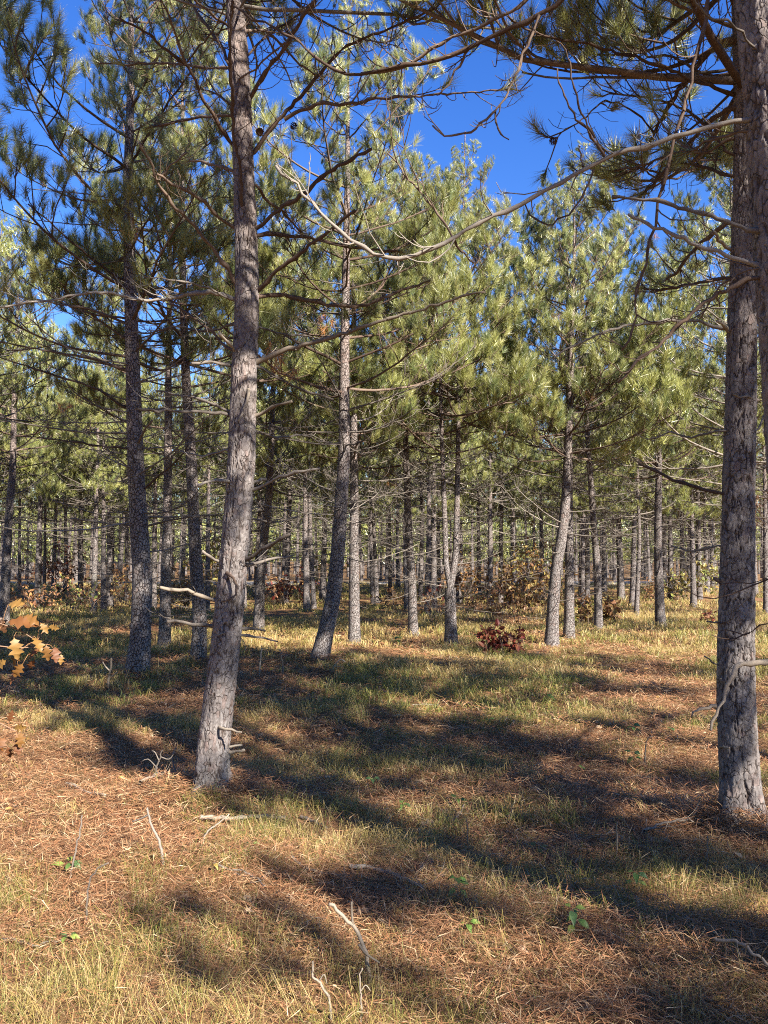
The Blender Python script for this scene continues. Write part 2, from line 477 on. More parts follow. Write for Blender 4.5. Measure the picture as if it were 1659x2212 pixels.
# ================================================================ BRANCH LIBRARY
def twig_path(p, d, L, rng, up=.5, n=5):
    """a thin twig that leaves along d and curls upward at its end"""
    d = unit(np.asarray(d, float)); P = [np.asarray(p, float)]
    step = L / (n - 1); wob = rng.normal(0, .16, (n, 3))
    for k in range(n - 1):
        d = unit(d + np.array([0, 0, up * (k + .6) / n]) + wob[k])
        P.append(P[-1] + d * step)
    return np.array(P)


def tuft_needles(mb, P, D, rng, n, w, L0=.095, L1=.14, shoot=.13, hue=None):
    """bottlebrush of long needles at each shoot tip P pointing along D"""
    P = np.asarray(P); D = unit(np.asarray(D)); k = len(P)
    s = rng.rand(k, n, 1)
    base = P[:, None, :] - D[:, None, :] * shoot * s
    R = rng.normal(0, 1, (k, n, 3))
    R = unit(R - (R * D[:, None, :]).sum(-1, keepdims=True) * D[:, None, :])
    th = np.radians(8 + 42 * rng.rand(k, n, 1) + 16 * s)
    d = unit(D[:, None, :] * np.cos(th) + R * np.sin(th) + np.array([0, 0, .10]))
    Ln = L0 + (L1 - L0) * rng.rand(k, n, 1)
    side = unit(np.cross(d, rng.normal(0, 1, (k, n, 3)))) * w * .5
    V = np.stack([base - side, base + side, base + d * Ln], 2).reshape(-1, 3)
    tri = np.arange(len(V)).reshape(-1, 3)
    c0 = np.array([[.245, .265, .080], [.300, .310, .095], [.150, .190, .068], [.35, .345, .125]])
    ci = rng.choice(4, k, p=[.38, .30, .2, .12])
    col = c0[ci][:, None, :] * (.82 + .36 * rng.rand(k, n, 1))
    if hue is not None: col = np.asarray(hue) * (.7 + .6 * rng.rand(k, n, 1))
    col = np.repeat(col.reshape(-1, 3), 3, 0)
    mb.add(V, tri, None, col)


def branch_axis(rng, live, n=9):
    t = np.linspace(0, 1, n)
    bow = rng.uniform(-.10, .10); up = rng.uniform(.05, .22) if live else rng.uniform(-.10, .16)
    x = t * 1.0
    y = bow * np.sin(t * pi) + .03 * np.cumsum(rng.normal(0, .5, n)) / 2
    z = up * t ** 2.0 + .025 * np.cumsum(rng.normal(0, .5, n)) / 2 - .05 * np.sin(t * pi)
    P = np.stack([x, y, z], -1); P -= P[0]
    return P


def live_branch(rng, LEN=1.7):
    """returns wood arrays and the shoot tips (points, directions); runs along +X, LEN metres"""
    w, wl = MB(), MB(); P = branch_axis(rng, True) * LEN
    P = catmull(P, 11)
    tube(w, P, np.linspace(.017, .0045, 11), 5); tube(wl, P[::2], np.linspace(.018, .006, 6), 4, cap=False)
    tips, dirs = [P[-1]], [P[-1] - P[-2]]
    nsec = rng.randint(10, 13)
    inner = catmull(P[:6], 6)
    dead_twigs(w, inner, rng, 4, .25, .15, .5, .0036, 3, 1)
    for q in range(nsec):
        t = .40 + .57 * (q + rng.rand() * .6) / nsec
        i = t * 10; a = int(i); p = P[a] + (P[min(a + 1, 10)] - P[a]) * (i - a)
        ax = unit(P[min(a + 1, 10)] - P[a])
        sgn = 1 if q % 2 else -1
        d = unit(ax * .75 + np.array([0, 1, 0]) * sgn * rng.uniform(.5, 1.0) + np.array([0, 0, rng.uniform(-.1, .55)]))
        L = LEN * (.46 * (1 - t) + .12) * rng.uniform(.7, 1.25)
        S = twig_path(p, d, L, rng, .5, 5)
        tube(w, S, np.linspace(.0065, .0035, 5), 4); tube(wl, S[::2], np.linspace(.008, .005, 3), 3, cap=False)
        tips.append(S[-1]); dirs.append(unit(S[-1] - S[-2]) + np.array([0, 0, .6]))
        for r in range(rng.randint(2, 5)):
            u = rng.uniform(.3, .95) * 4; b = int(u); p2 = S[b] + (S[min(b + 1, 4)] - S[b]) * (u - b)
            d2 = unit(unit(S[-1] - S[0]) + rng.normal(0, .55, 3) + np.array([0, 0, .3]))
            S2 = twig_path(p2, d2, rng.uniform(.10, .24), rng, .55, 4)
            tube(w, S2, np.linspace(.0042, .003, 4), 3)
            tips.append(S2[-1]); dirs.append(unit(S2[-1] - S2[-2]) + np.array([0, 0, .65]))
    return w.arrays(), np.array(tips), unit(np.array(dirs)), wl.arrays()


def dead_twigs(w, P, rng, n, tmin=.2, L0=.12, L1=.5, r=.0042, sides=3, sub=2):
    m = len(P) - 1
    tot = np.linalg.norm(np.diff(P, axis=0), axis=1).sum()
    for q in range(n):
        t = tmin + (1 - tmin) * (q + rng.rand()) / n
        i = min(t, .999) * m; a = int(i); p = P[a] + (P[a + 1] - P[a]) * (i - a)
        ax = unit(P[a + 1] - P[a])
        side = unit(np.cross(ax, [0, 0, 1])) * (1 if rng.rand() < .5 else -1)
        d = ax * .55 + side * rng.uniform(.3, 1.0) + np.array([0, 0, rng.uniform(-.75, .45)])
        L = rng.uniform(L0, L1) * (1.15 - .6 * t)
        S = twig_path(p, d, L, rng, .55, 6)
        tube(w, S, np.linspace(r, r * .45, 6), sides, cap=False)
        for z in range(rng.randint(0, sub + 1)):
            u = rng.uniform(.25, .95) * 5; b = int(u); p2 = S[b] + (S[min(b + 1, 5)] - S[b]) * (u - b)
            S2 = twig_path(p2, unit(S[-1] - S[0]) + rng.normal(0, .7, 3), L * rng.uniform(.25, .55), rng, .7, 4)
            tube(w, S2, np.linspace(r * .65, r * .4, 4), sides, cap=False)


def dead_branch(rng, LEN=1.4, lod=False):
    w = MB(); P = catmull(branch_axis(rng, False) * LEN, 10)
    broken = rng.rand() < .35
    tube(w, P, np.linspace(.011, .006 if broken else .003, 10), 5)
    if lod:
        w = MB(); tube(w, P[::3], np.linspace(.016, .006, 4), 4, cap=False)
        dead_twigs(w, P, rng, 8, L1=.6, r=.006, sub=0)
        return w.arrays()
    dead_twigs(w, P, rng, rng.randint(11, 17) if not broken else rng.randint(4, 8), L1=.6, sub=3)
    return w.arrays()


rng = np.random.RandomState(11)
NL, ND = 14, 12
LIVE = [live_branch(rng) for _ in range(NL)]
DEAD = [dead_branch(rng) for _ in range(ND)]
DEADL = [dead_branch(rng, lod=True) for _ in range(ND)]


def mesh_from(arr, name, m, smooth=True):
    V, Tt, Q, A = arr
    return MB().add(V, Tt, Q, A).mesh(name, m, smooth)


live_wood = [mesh_from(a[0], 'live_branch', M_LIVE) for a in LIVE]
dead_wood = [mesh_from(a, 'dead_branch', M_DEAD) for a in DEAD]


def needles_for(n, w, hue=None):
    out = []
    for a in LIVE:
        mb = MB(); tuft_needles(mb, a[1], a[2], rng, n, w, hue=hue); out.append(mb.arrays())
    return out


NEAR_N = needles_for(110, .0032)
near_needles = [mesh_from(a, 'needles', M_NEEDLE, False) for a in NEAR_N]
MID_N = needles_for(50, .0064)
FAR_N = needles_for(22, .0115)


def layout(H, zc, rng, z0=.9, crown=1.0, step=.42, per=5, deadmul=1.0):
    """whorls of branches up a straight stem: (live?, index, height, azimuth, pitch, scale)"""
    out = []; z = z0
    while z < H - .25:
        f = (z - zc) / (H - zc)
        live = z > zc + rng.uniform(-.5, .3)
        k = per + rng.randint(-1, 2) if live else max(1, int((per - 1 + rng.randint(-1, 2)) * deadmul))
        if f > .85: k = max(3, k - 1)
        a0 = rng.uniform(0, 2 * pi)
        for q in range(k):
            az = a0 + q * 2 * pi / k + rng.normal(0, .22)
            if live:
                L = crown * (1.72 * (1 - max(f, 0) ** 2.3) + .36) * rng.uniform(.62, 1.22) / 1.7
                pit = radians(10 + 42 * max(f, 0) + rng.normal(0, 7))
                out.append((True, rng.randint(NL), z + rng.normal(0, .03), az, pit, max(L, .18)))
                if f < .4 and q % 2 == 0:
                    out.append((False, rng.randint(ND), z + rng.normal(0, .08), az + .6, pit - radians(12), rng.uniform(.5, 1.0)))
            else:
                g_ = z / max(zc, .1)
                L = (.55 + .75 * g_) * rng.uniform(.5, 1.25)
                pit = radians(rng.uniform(-16, 16) + 14 * g_)
                out.append((False, rng.randint(ND), z + rng.normal(0, .13), az, pit, L))
        z += step * rng.uniform(.85, 1.15)
    # the leader
    out.append((True, rng.randint(NL), H - .35, rng.uniform(0, 6), radians(78), .32))
    return out


def xf(p, az, pit, s):
    M = Matrix.Translation(p) @ Matrix.Rotation(az, 4, 'Z') @ Matrix.Rotation(-pit, 4, 'Y') @ Matrix.Scale(s, 4)
    return M


# ---------------------------------------------------------------- trunks
def trunk_path(t):
    """points up the trunk in world space, its radii, and how high it stands"""
    d = t['y']; gz = float(ground_z(t['x'], t['y']))
    pts = [np.array([t['x'], d, gz - .12])]
    for px, py in t['path']:
        p = at(px, py, d)
        if p[2] > pts[-1][2] + .12: pts.append(p)
    top = pts[-1]; H = t['H']
    dirn = unit(top - pts[max(0, len(pts) - 3)]); dirn = unit(dirn * .5 + np.array([0, 0, .5]))
    z = top[2]
    while z < H - .1:
        st = min(1.0, H - z); top = top + dirn / dirn[2] * st; pts.append(top); z += st
        dirn = unit(dirn * .6 + np.array([0, 0, .4]))
    return np.array(pts), gz


def trunk_radius(z, H, r15):
    z = np.maximum(z, 0)
    return np.maximum(r15 * np.clip((H - z) / (H - 1.5), 0, 1.3) ** .88 * (1 + .32 * np.exp(-z / .16)), .010)


def worley(u, v, nu_, seed, wrap):
    """cell id noise and edge distance on a grid that wraps every `wrap` cells in u"""
    r = np.random.RandomState(seed)
    tab = r.rand(3, 64, 512)
    iu, iv = np.floor(u).astype(int), np.floor(v).astype(int)
    f1 = np.full(u.shape, 9.0); f2 = np.full(u.shape, 9.0); cid = np.zeros(u.shape); du = np.zeros(u.shape); dv = np.zeros(u.shape)
    for a in (-1, 0, 1):
        for b in (-1, 0, 1):
            cu, cv = iu + a, iv + b
            wu = np.mod(cu, wrap) % 64; wv = np.mod(cv, 512)
            x = cu + .12 + .76 * tab[0, wu, wv] - u; y = cv + .12 + .76 * tab[1, wu, wv] - v
            dd = np.sqrt(x * x + y * y)
            closer = dd < f1
            f2 = np.where(closer, f1, np.minimum(f2, dd))
            cid = np.where(closer, tab[2, wu, wv], cid)
            du = np.where(closer, x, du); dv = np.where(closer, y, dv)
            f1 = np.where(closer, dd, f1)
    return f1, f2, cid, du, dv


def trunk_detail(t, seed, na, zmax, dz):
    """a trunk whose bark plates and fissures are in the mesh"""
    P, gz = trunk_path(t); H = t['H']; r15 = t['w'] / 2 / F * t['y'] * 1.0
    zl = np.concatenate([np.arange(0, zmax, dz), np.arange(zmax, H, .25), [H]])
    zc_ = np.interp(zl, np.linspace(0, H, len(P)), np.linspace(0, H, len(P)))
    C = catmull(P, 160)
    h = C[:, 2] - C[0, 2]
    cx = np.interp(zl, h, C[:, 0]); cy_ = np.interp(zl, h, C[:, 1])
    R = trunk_radius(zl - .1, H, r15)
    a = np.arange(na) * 2 * pi / na
    A, Z = np.meshgrid(a, zl)
    circ = 2 * pi * r15
    wrap = max(6, int(round(circ / .036)))
    warp = (fbm(np.cos(A) * 2.2 + Z * 3 + seed, np.sin(A) * 2.2 + Z * 4.1, 3) - .5)
    warp2 = (fbm(np.cos(A) * 6 + Z * 9 + seed, np.sin(A) * 6 + Z * 7, 2) - .5)
    u = A / (2 * pi) * wrap + warp * .8 + warp2 * .5
    v = Z / .058 + warp * .9 + warp2 * .7
    f1, f2, cid, du, dv = worley(u, v, 0, seed, wrap)
    edge = f2 - f1
    joint = 1 - sstep(.04, .26, edge)
    # long fissures on the lower stem
    wr2 = max(4, int(round(circ / .085)))
    g1, g2, gid, _, _ = worley(A / (2 * pi) * wr2 + warp * 1.0 + warp2 * .7, Z / .17 + warp2 * .9, 0, seed + 5, wr2)
    fis = (1 - sstep(.015, .12, g2 - g1)) * (.35 + .65 * (vnoise(A * 5 + seed, Z * 6) > .38)) * (1 - .6 * sstep(2.5, 6, Z))
    disp = .0035 * (cid - .4) + .003 * (du * (cid * 7 % 1 - .5) + dv * (cid * 13 % 1 - .5)) * 2 - .003 * joint - .010 * fis
    disp += .004 * warp + .002 * warp2
    disp += .012 * (fbm(np.cos(A) * 1.3 + 9 * seed, np.sin(A) * 1.3 + Z * .8, 2) - .5) * 2 * r15 / .1
    # root flare lobes
    disp += .045 * np.exp(-np.maximum(Z - .1, 0) / .13) * np.sin(A * 4 + seed + 2 * warp) * (r15 / .11)
    fade = sstep(H, H - 3, Z) ; disp = disp * (.35 + .65 * fade)
    RR = R[:, None] + disp
    V = np.stack([cx[:, None] + RR * np.cos(A), cy_[:, None] + RR * np.sin(A), P[0, 2] + Z], -1)
    n = len(zl)
    i = np.arange(n - 1)[:, None] * na; j = np.arange(na)[None, :]; k = (j + 1) % na
    Q = np.stack([i + j, i + k, i + na + k, i + na + j], -1).reshape(-1, 4)
    jn = np.clip(np.maximum(joint * .25, fis * .9), 0, 1)
    col = np.stack([cid, jn, gid], -1).reshape(-1, 3)
    base = np.array([t['x'], t['y'], gz])
    return MB().add(V.reshape(-1, 3) - base, None, Q, col), C, gz


def trunk_simple(t, sides=12):
    P, gz = trunk_path(t); r15 = t['w'] / 2 / F * t['y']
    C = catmull(P, 40)
    R = trunk_radius(C[:, 2] - gz, t['H'], r15)
    base = np.array([t['x'], t['y'], gz])
    mb = MB(); tube(mb, C - base, R, sides, cap=False)
    if 'fork' in t:
        Q = np.array([at(px, py, t['y']) for px, py in t['fork']])
        while Q[-1][2] < t['H'] + .6:
            Q = np.vstack([Q, Q[-1] + np.array([.02, 0, .7])])
        D = catmull(Q, 30)
        R2 = trunk_radius(D[:, 2] - gz, t['H'] + .7, r15 * 1.08)
        tube(mb, D - base, R2, sides, cap=False)
        t['C2'] = D
    # flesh out the lower stem so that a forked pine keeps one stout foot
    if 'fork' in t:
        m = C[:, 2] < at(*t['fork'][0], t['y'])[2] + .12
        tube(mb, C[m] - base, trunk_radius(C[m][:, 2] - gz, t['H'], r15 * 1.75), sides, cap=False)
    return mb, C, gz


def axis_at(C, z):
    return np.array([np.interp(z, C[:, 2], C[:, 0]), np.interp(z, C[:, 2], C[:, 1]), z])


# ---------------------------------------------------------------- mid and far crowns shared between many trees
def crown_variant(seed, H, zc, needle_set, per, crown, step, deadmul, lod=False):
    r = np.random.RandomState(seed)
    wood, leaf = MB(), MB()
    for live, idx, z, az, pit, s in layout(H, zc, r, z0=1.1, crown=crown, step=step, per=per, deadmul=deadmul):
        M = np.array(xf((0, 0, z), az, pit, s if not live else s))
        if live:
            wood.merge(LIVE[idx][3 if lod else 0], M); leaf.merge(needle_set[idx], M)
        else:
            wood.merge((DEADL if lod else DEAD)[idx], M)
    return wood, leaf


rng_v = np.random.RandomState(3)
MIDV, FARV = [], []
for k in range(3):
    w, l = crown_variant(100 + k, 9.6, 3.5 + .45 * k, MID_N, 5, 1.0, .47, 1.3)
    MIDV.append((w.mesh('branches', M_DEAD), l.mesh('crown', M_NEEDLE, False)))
for k in range(4):
    w, l = crown_variant(200 + k, 9.6, 3.7 + .4 * k, FAR_N, 4, 1.0, .50, .7, True)
    tb = MB()
    zz = np.linspace(-.15, 9.6, 16); lean = rng_v.normal(0, .06, 2)
    ax = np.stack([lean[0] * np.sin(zz * .35), lean[1] * np.sin(zz * .3), zz], -1)
    tube(tb, ax, trunk_radius(zz, 9.6, .105), 8, cap=False)
    FARV.append((w.mesh('branches', M_DEAD), l.mesh('crown', M_NEEDLE, False), tb.mesh('trunk', M_BARK)))

# ================================================================ TREES OF THE PHOTOGRAPH
ROOT = {}


def put_branch(root, C, base, live, idx, z, az, pit, s):
    p = axis_at(C, z) - base
    M = xf(p, az, pit, s)
    if live:
        b = link('branch', live_wood[idx], root); b.matrix_local = M
        n = link('needles', near_needles[idx], b)
    else:
        b = link('dead_branch', dead_wood[idx], root); b.matrix_local = M
    return b


seed = 500
for key, t in T.items():
    seed += 1
    r = np.random.RandomState(seed)
    t['group'] = 'red pines of the plantation'
    if t['mode'] == 'hero':
        mb, C, gz = trunk_detail(t, seed, 124, 5.5 if key != 'near' else 4.2, .012)
        me = mb.mesh('trunk', M_BARK_GEO)
    else:
        mb, C, gz = trunk_simple(t, 14 if t['mode'] == 'near' else 9)
        me = mb.mesh('trunk', M_BARK)
    base = np.array([t['x'], t['y'], gz])
    root = thing('red_pine', t['label'], 'tree', base, t['group'])
    ROOT[key] = (root, C, base)
    link('trunk', me, root)
    if t['mode'] == 'mid':
        w, l = MIDV[r.randint(3)]
        # lean the crown with the stem
        e = axis_at(C, 5.5) - base
        q = Vector(e).to_track_quat('Z', 'Y').to_matrix().to_4x4()
        M = q @ Matrix.Rotation(r.uniform(0, 6.28), 4, 'Z') @ Matrix.Scale(t['H'] / 9.6, 4)
        a = link('branches', w, root); a.matrix_local = M; a['kind'] = 'stuff'
        a = link('crown', l, root); a.matrix_local = M
    else:
        hero = t['mode'] == 'hero'
        zc = {'main': 6.0, 'right': 4.1, 'near': 4.1, 'left': 4.0, 't17': 3.3, 't11': 3.9, 't25': 3.6}.get(key, r.uniform(3.7, 4.4))
        lay = layout(t['H'], zc, r, z0=.9, crown=1.15 if hero else 1.08, step=.41, per=5 if hero else 3 if key in ('left', 't2', 't3', 'ta', 't6', 't7') else 4, deadmul=1.7 if key not in ('left', 't2', 't3', 't6', 't7') else 2.6)
        for live, idx, z, az, pit, s in lay:
            if hero and z < (5.2 if key == 'main' else 4.0 if key == 'right' else 4.8):
                continue
            put_branch(root, C, base, live, idx, z, az, pit, s)
        if 'C2' in t:
            for live, idx, z, az, pit, s in layout(t['H'] + .6, zc, r, z0=2.0, step=.46, per=4, deadmul=1.0):
                put_branch(root, t['C2'], base, live, idx, z, az, pit, s * .9)

# ---------------------------------------------------------------- branches traced on the front trees
def traced(key, pts, dz, w0, w1, m, twigs=0, tufts=0, seed=0, L1=.45, name=None, off=0.0, root_in=True, tw_r=.0036, off0=None):
    """a branch drawn along photo points; its depth runs from the trunk's to dz metres beyond"""
    root, C, base = ROOT[key]; d = T[key]['y']
    r = np.random.RandomState(seed)
    L = [0]
    for a, b in zip(pts[:-1], pts[1:]): L.append(L[-1] + math.hypot(b[0] - a[0], b[1] - a[1]))
    t0 = (off0 if off0 is not None else 0)
    P = [at(px, py, d + t0 + off * (l > 0) + dz * (l / L[-1])) for (px, py), l in zip(pts, L)]
    if root_in:
        z = P[0][2]; P = [axis_at(C, z - .02)] + P
    n = max(8, min(40, int(L[-1] / 13)))
    P = catmull(P, n)
    tt = np.linspace(0, 1, n)
    jit = r.normal(0, .0045, P.shape) * (tt[:, None] > .12); P = P + jit
    cd = P[:, 1] * cp + (P[:, 2] - CAM_H) * sp
    R = (w0 + (w1 - w0) * tt ** .8) / 2 / F * cd
    R *= 1 + .13 * r.normal(0, 1, n) + .35 * (r.rand(n) > .93)
    R[0] *= 1.25
    mb = MB(); tube(mb, P - base, R, 7)
    if twigs: dead_twigs(mb, P - base, r, int(twigs * (1.7 if pts[0][1] < 720 else 1.2)), .15, .08, L1, tw_r, 3, 3)
    nm = name or ('branch' if m is M_LIVE else 'dead_branch')
    o = link(nm, mb.mesh(nm, m), root)
    if tufts:
        tips, dirs = [P[-1] - base], [P[-1] - P[-2]]
        wd = MB()
        for q in range(tufts - 1):
            u = r.uniform(.45, .98) * (n - 1); a = int(u); p = P[a] - base
            S = twig_path(p, unit(P[min(a + 1, n - 1)] - P[a - 1]) + r.normal(0, .6, 3), r.uniform(.12, .38), r, .5, 5)
            tube(wd, S, np.linspace(.005, .003, 5), 4)
            tips.append(S[-1]); dirs.append(unit(S[-1] - S[-2]) + np.array([0, 0, .25]))
        if tufts > 1: link('shoots', wd.mesh('shoots', M_LIVE), o)['kind'] = 'stuff'
        nb = MB(); tuft_needles(nb, np.array(tips), np.array(dirs), r, 90, .0026, shoot=.07)
        link('needles', nb.mesh('needles', M_NEEDLE, False), o)
    return o


LV, DD, PL = M_LIVE, M_DEAD, M_PALE
k = 0
for pts, dz, w0, w1, m, tw, tf in [
    ([(501, 311), (468, 260), (440, 216), (420, 168), (401, 140), (356, 106), (311, 67), (261, 42)], -.7, 9, 5, LV, 8, 0),
    ([(401, 140), (381, 81), (367, 36), (347, -6)], -.3, 6, 4, LV, 5, 0),
    ([(404, 134), (440, 90), (462, 62), (480, 30), (484, -8)], -.3, 4, 3, LV, 3, 0),
    ([(500, 367), (465, 356), (400, 344)], .3, 8, 5, LV, 3, 1),
    ([(527, 499), (521, 398), (518, 358), (504, 294), (501, 196), (496, 112), (504, 0)], -.75, 8, 6, LV, 7, 0),
    ([(548, 330), (582, 280), (610, 252), (660, 196), (708, 140), (744, 101), (814, 73), (884, 42), (929, 22), (965, -4)], -.5, 11, 4, LV, 12, 3),
    ([(615, 258), (645, 240), (666, 235), (702, 224), (758, 224), (828, 213), (929, 206), (1000, 200), (1046, 198), (1105, 192)], -.6, 9, 3, LV, 12, 3),
    ([(537, 216), (571, 162), (599, 123), (627, 84), (655, 36), (683, -4)], -.45, 9, 7, LV, 8, 0),
    ([(532, 67), (560, 67), (585, 73), (621, 112), (660, 146), (683, 168)], .6, 7, 4, LV, 5, 2),
    ([(529, 126), (576, 78), (621, 48), (677, 11)], .4, 6, 4, LV, 6, 3),
    ([(506, 179), (548, 151), (593, 112), (616, 92)], -.7, 5, 3, LV, 4, 0),
    ([(497, 140), (470, 90), (440, 45), (412, 5), (400, -20)], .5, 8, 5, LV, 8, 2),
    ([(497, 60), (470, 40), (430, 10), (415, -10)], -.3, 7, 5, LV, 4, 0),
    ([(497, 146), (450, 147), (390, 140), (330, 137), (270, 140), (210, 138)], .9, 7, 4, LV, 8, 5),
    ([(500, 250), (455, 252), (400, 258), (360, 268), (315, 275)], .8, 7, 4, LV, 7, 5),
    ([(500, 225), (478, 210), (450, 195), (420, 188)], .4, 5, 3, LV, 4, 2),
    ([(510, 493), (479, 474), (445, 437), (409, 415), (373, 398), (340, 378)], -.5, 9, 6, LV, 5, 0),
    ([(515, 628), (496, 589), (468, 549), (440, 513), (406, 474), (373, 440), (345, 398), (325, 355), (308, 328), (300, 303)], -.6, 9, 5, LV, 4, 0),
    ([(345, 386), (367, 361), (401, 330)], -.1, 5, 3, LV, 2, 0),
    ([(555, 493), (591, 463), (630, 435), (664, 413), (702, 378), (758, 344), (800, 322)], -.45, 10, 7, LV, 3, 0),
    ([(560, 508), (605, 507), (664, 513), (738, 530), (806, 540), (869, 545)], .5, 9, 5, LV, 9, 3),
    ([(553, 400), (570, 425), (600, 452), (622, 470), (650, 505)], .7, 8, 5, LV, 5, 3),
    ([(552, 632), (601, 584), (650, 545), (684, 520), (728, 486), (767, 457)], -.5, 10, 6, LV, 3, 0),
    ([(560, 640), (611, 637), (669, 650), (733, 659), (777, 662), (826, 645), (879, 623), (929, 606)], .6, 11, 5, LV, 12, 2),
    ([(501, 645), (479, 635), (437, 633), (389, 642), (345, 647), (305, 650), (255, 636), (199, 631), (100, 650), (0, 662)], -.2, 10, 4, DD, 16, 0),
    ([(496, 645), (468, 631), (417, 614), (367, 605), (311, 598)], -.4, 6, 3, DD, 6, 0),
    ([(512, 768), (496, 743), (473, 720)], -.25, 8, 7, PL, 0, 0),
    ([(498, 755), (468, 726), (431, 695), (395, 670), (361, 656)], .3, 7, 4, LV, 6, 0),
    ([(496, 790), (457, 782), (412, 787)], -.25, 8, 5, DD, 2, 0),
    ([(557, 781), (611, 759), (684, 737), (757, 715), (830, 691), (929, 662), (1000, 641), (1048, 629)], -.55, 13, 4, PL, 6, 0),
    ([(560, 790), (591, 812), (625, 829), (664, 846), (720, 862)], .5, 8, 4, DD, 8, 0),
    ([(493, 896), (429, 889), (381, 889), (332, 887), (292, 880)], -.3, 9, 5, DD, 3, 0),
    ([(490, 887), (454, 869), (381, 852), (340, 846)], .3, 8, 4, DD, 6, 0),
    ([(559, 896), (590, 879), (632, 869)], -.2, 10, 6, PL, 1, 0),
    ([(505, 1052), (493, 1038), (454, 1040), (429, 1050)], -.3, 10, 6, DD, 1, 0),
    ([(551, 1055), (595, 1035), (644, 1021), (693, 1011)], -.2, 9, 5, DD, 2, 0),
    ([(542, 1045), (576, 1033)], .25, 9, 6, DD, 0, 0),
    ([(522, 1216), (566, 1187), (625, 1155)], -.3, 10, 7, DD, 2, 0),
    ([(542, 1221), (586, 1209), (634, 1199)], .2, 8, 4, DD, 2, 0),
    ([(478, 1216), (459, 1206), (437, 1192)], -.15, 8, 6, DD, 0, 0),
    ([(460, 1294), (430, 1284), (395, 1274), (345, 1269)], -.3, 10, 7, PL, 2, 0),
    ([(450, 1351), (410, 1346), (362, 1341)], -.25, 11, 6, DD, 1, 0),
    ([(522, 1360), (550, 1358), (572, 1362)], .2, 9, 5, DD, 0, 0),
    ([(522, 1372), (560, 1376), (600, 1384)], .1, 8, 3, DD, 1, 0),
    ([(500, 1640 - 16), (530, 1620)], -.05, 8, 6, PL, 0, 0),
    ([(498, 1612), (524, 1608)], .05, 6, 4, PL, 0, 0),
    ([(545, 700), (600, 720), (660, 725), (720, 740)], 1.0, 6, 3, DD, 9, 0),
    ([(500, 700), (450, 715), (380, 705), (320, 720), (270, 715)], .9, 6, 3, DD, 10, 0),
    ([(548, 930), (600, 945), (650, 940), (700, 955)], .9, 6, 3, DD, 9, 0),
    ([(492, 970), (440, 985), (390, 975)], .7, 6, 3, DD, 7, 0),
    ([(545, 1120), (590, 1128), (640, 1118)], .7, 5, 3, DD, 6, 0),
]:
    k += 1
    on_trunk = pts[0][0] not in (401, 404, 345, 615)
    fork_d = None if on_trunk else {401: -.42, 404: -.42, 345: -.42, 615: -.10}[pts[0][0]]
    traced('main', pts, dz, w0, w1, m, tw, tf, seed=k, root_in=on_trunk, off0=fork_d)
# pieces that come straight at the camera off the main trunk
for pts, a, dz, w0, w1, m in [
    ([(487, 1236), (505, 1254), (512, 1274), (507, 1291), (498, 1296), (477, 1299)], -.10, -.14, 8, 4, LV),
    ([(538, 838), (534, 868), (525, 888), (514, 909)], -.08, -.08, 8, 5, PL),
    ([(485, 1368), (462, 1373), (440, 1381)], -.11, -.12, 4, 2, PL),
    ([(478, 1572), (498, 1577), (523, 1582)], -.13, -.10, 8, 4, PL),
]:
    k += 1
    traced('main', pts, dz, w0, w1, m, 0, 0, seed=k, root_in=True, off0=a)

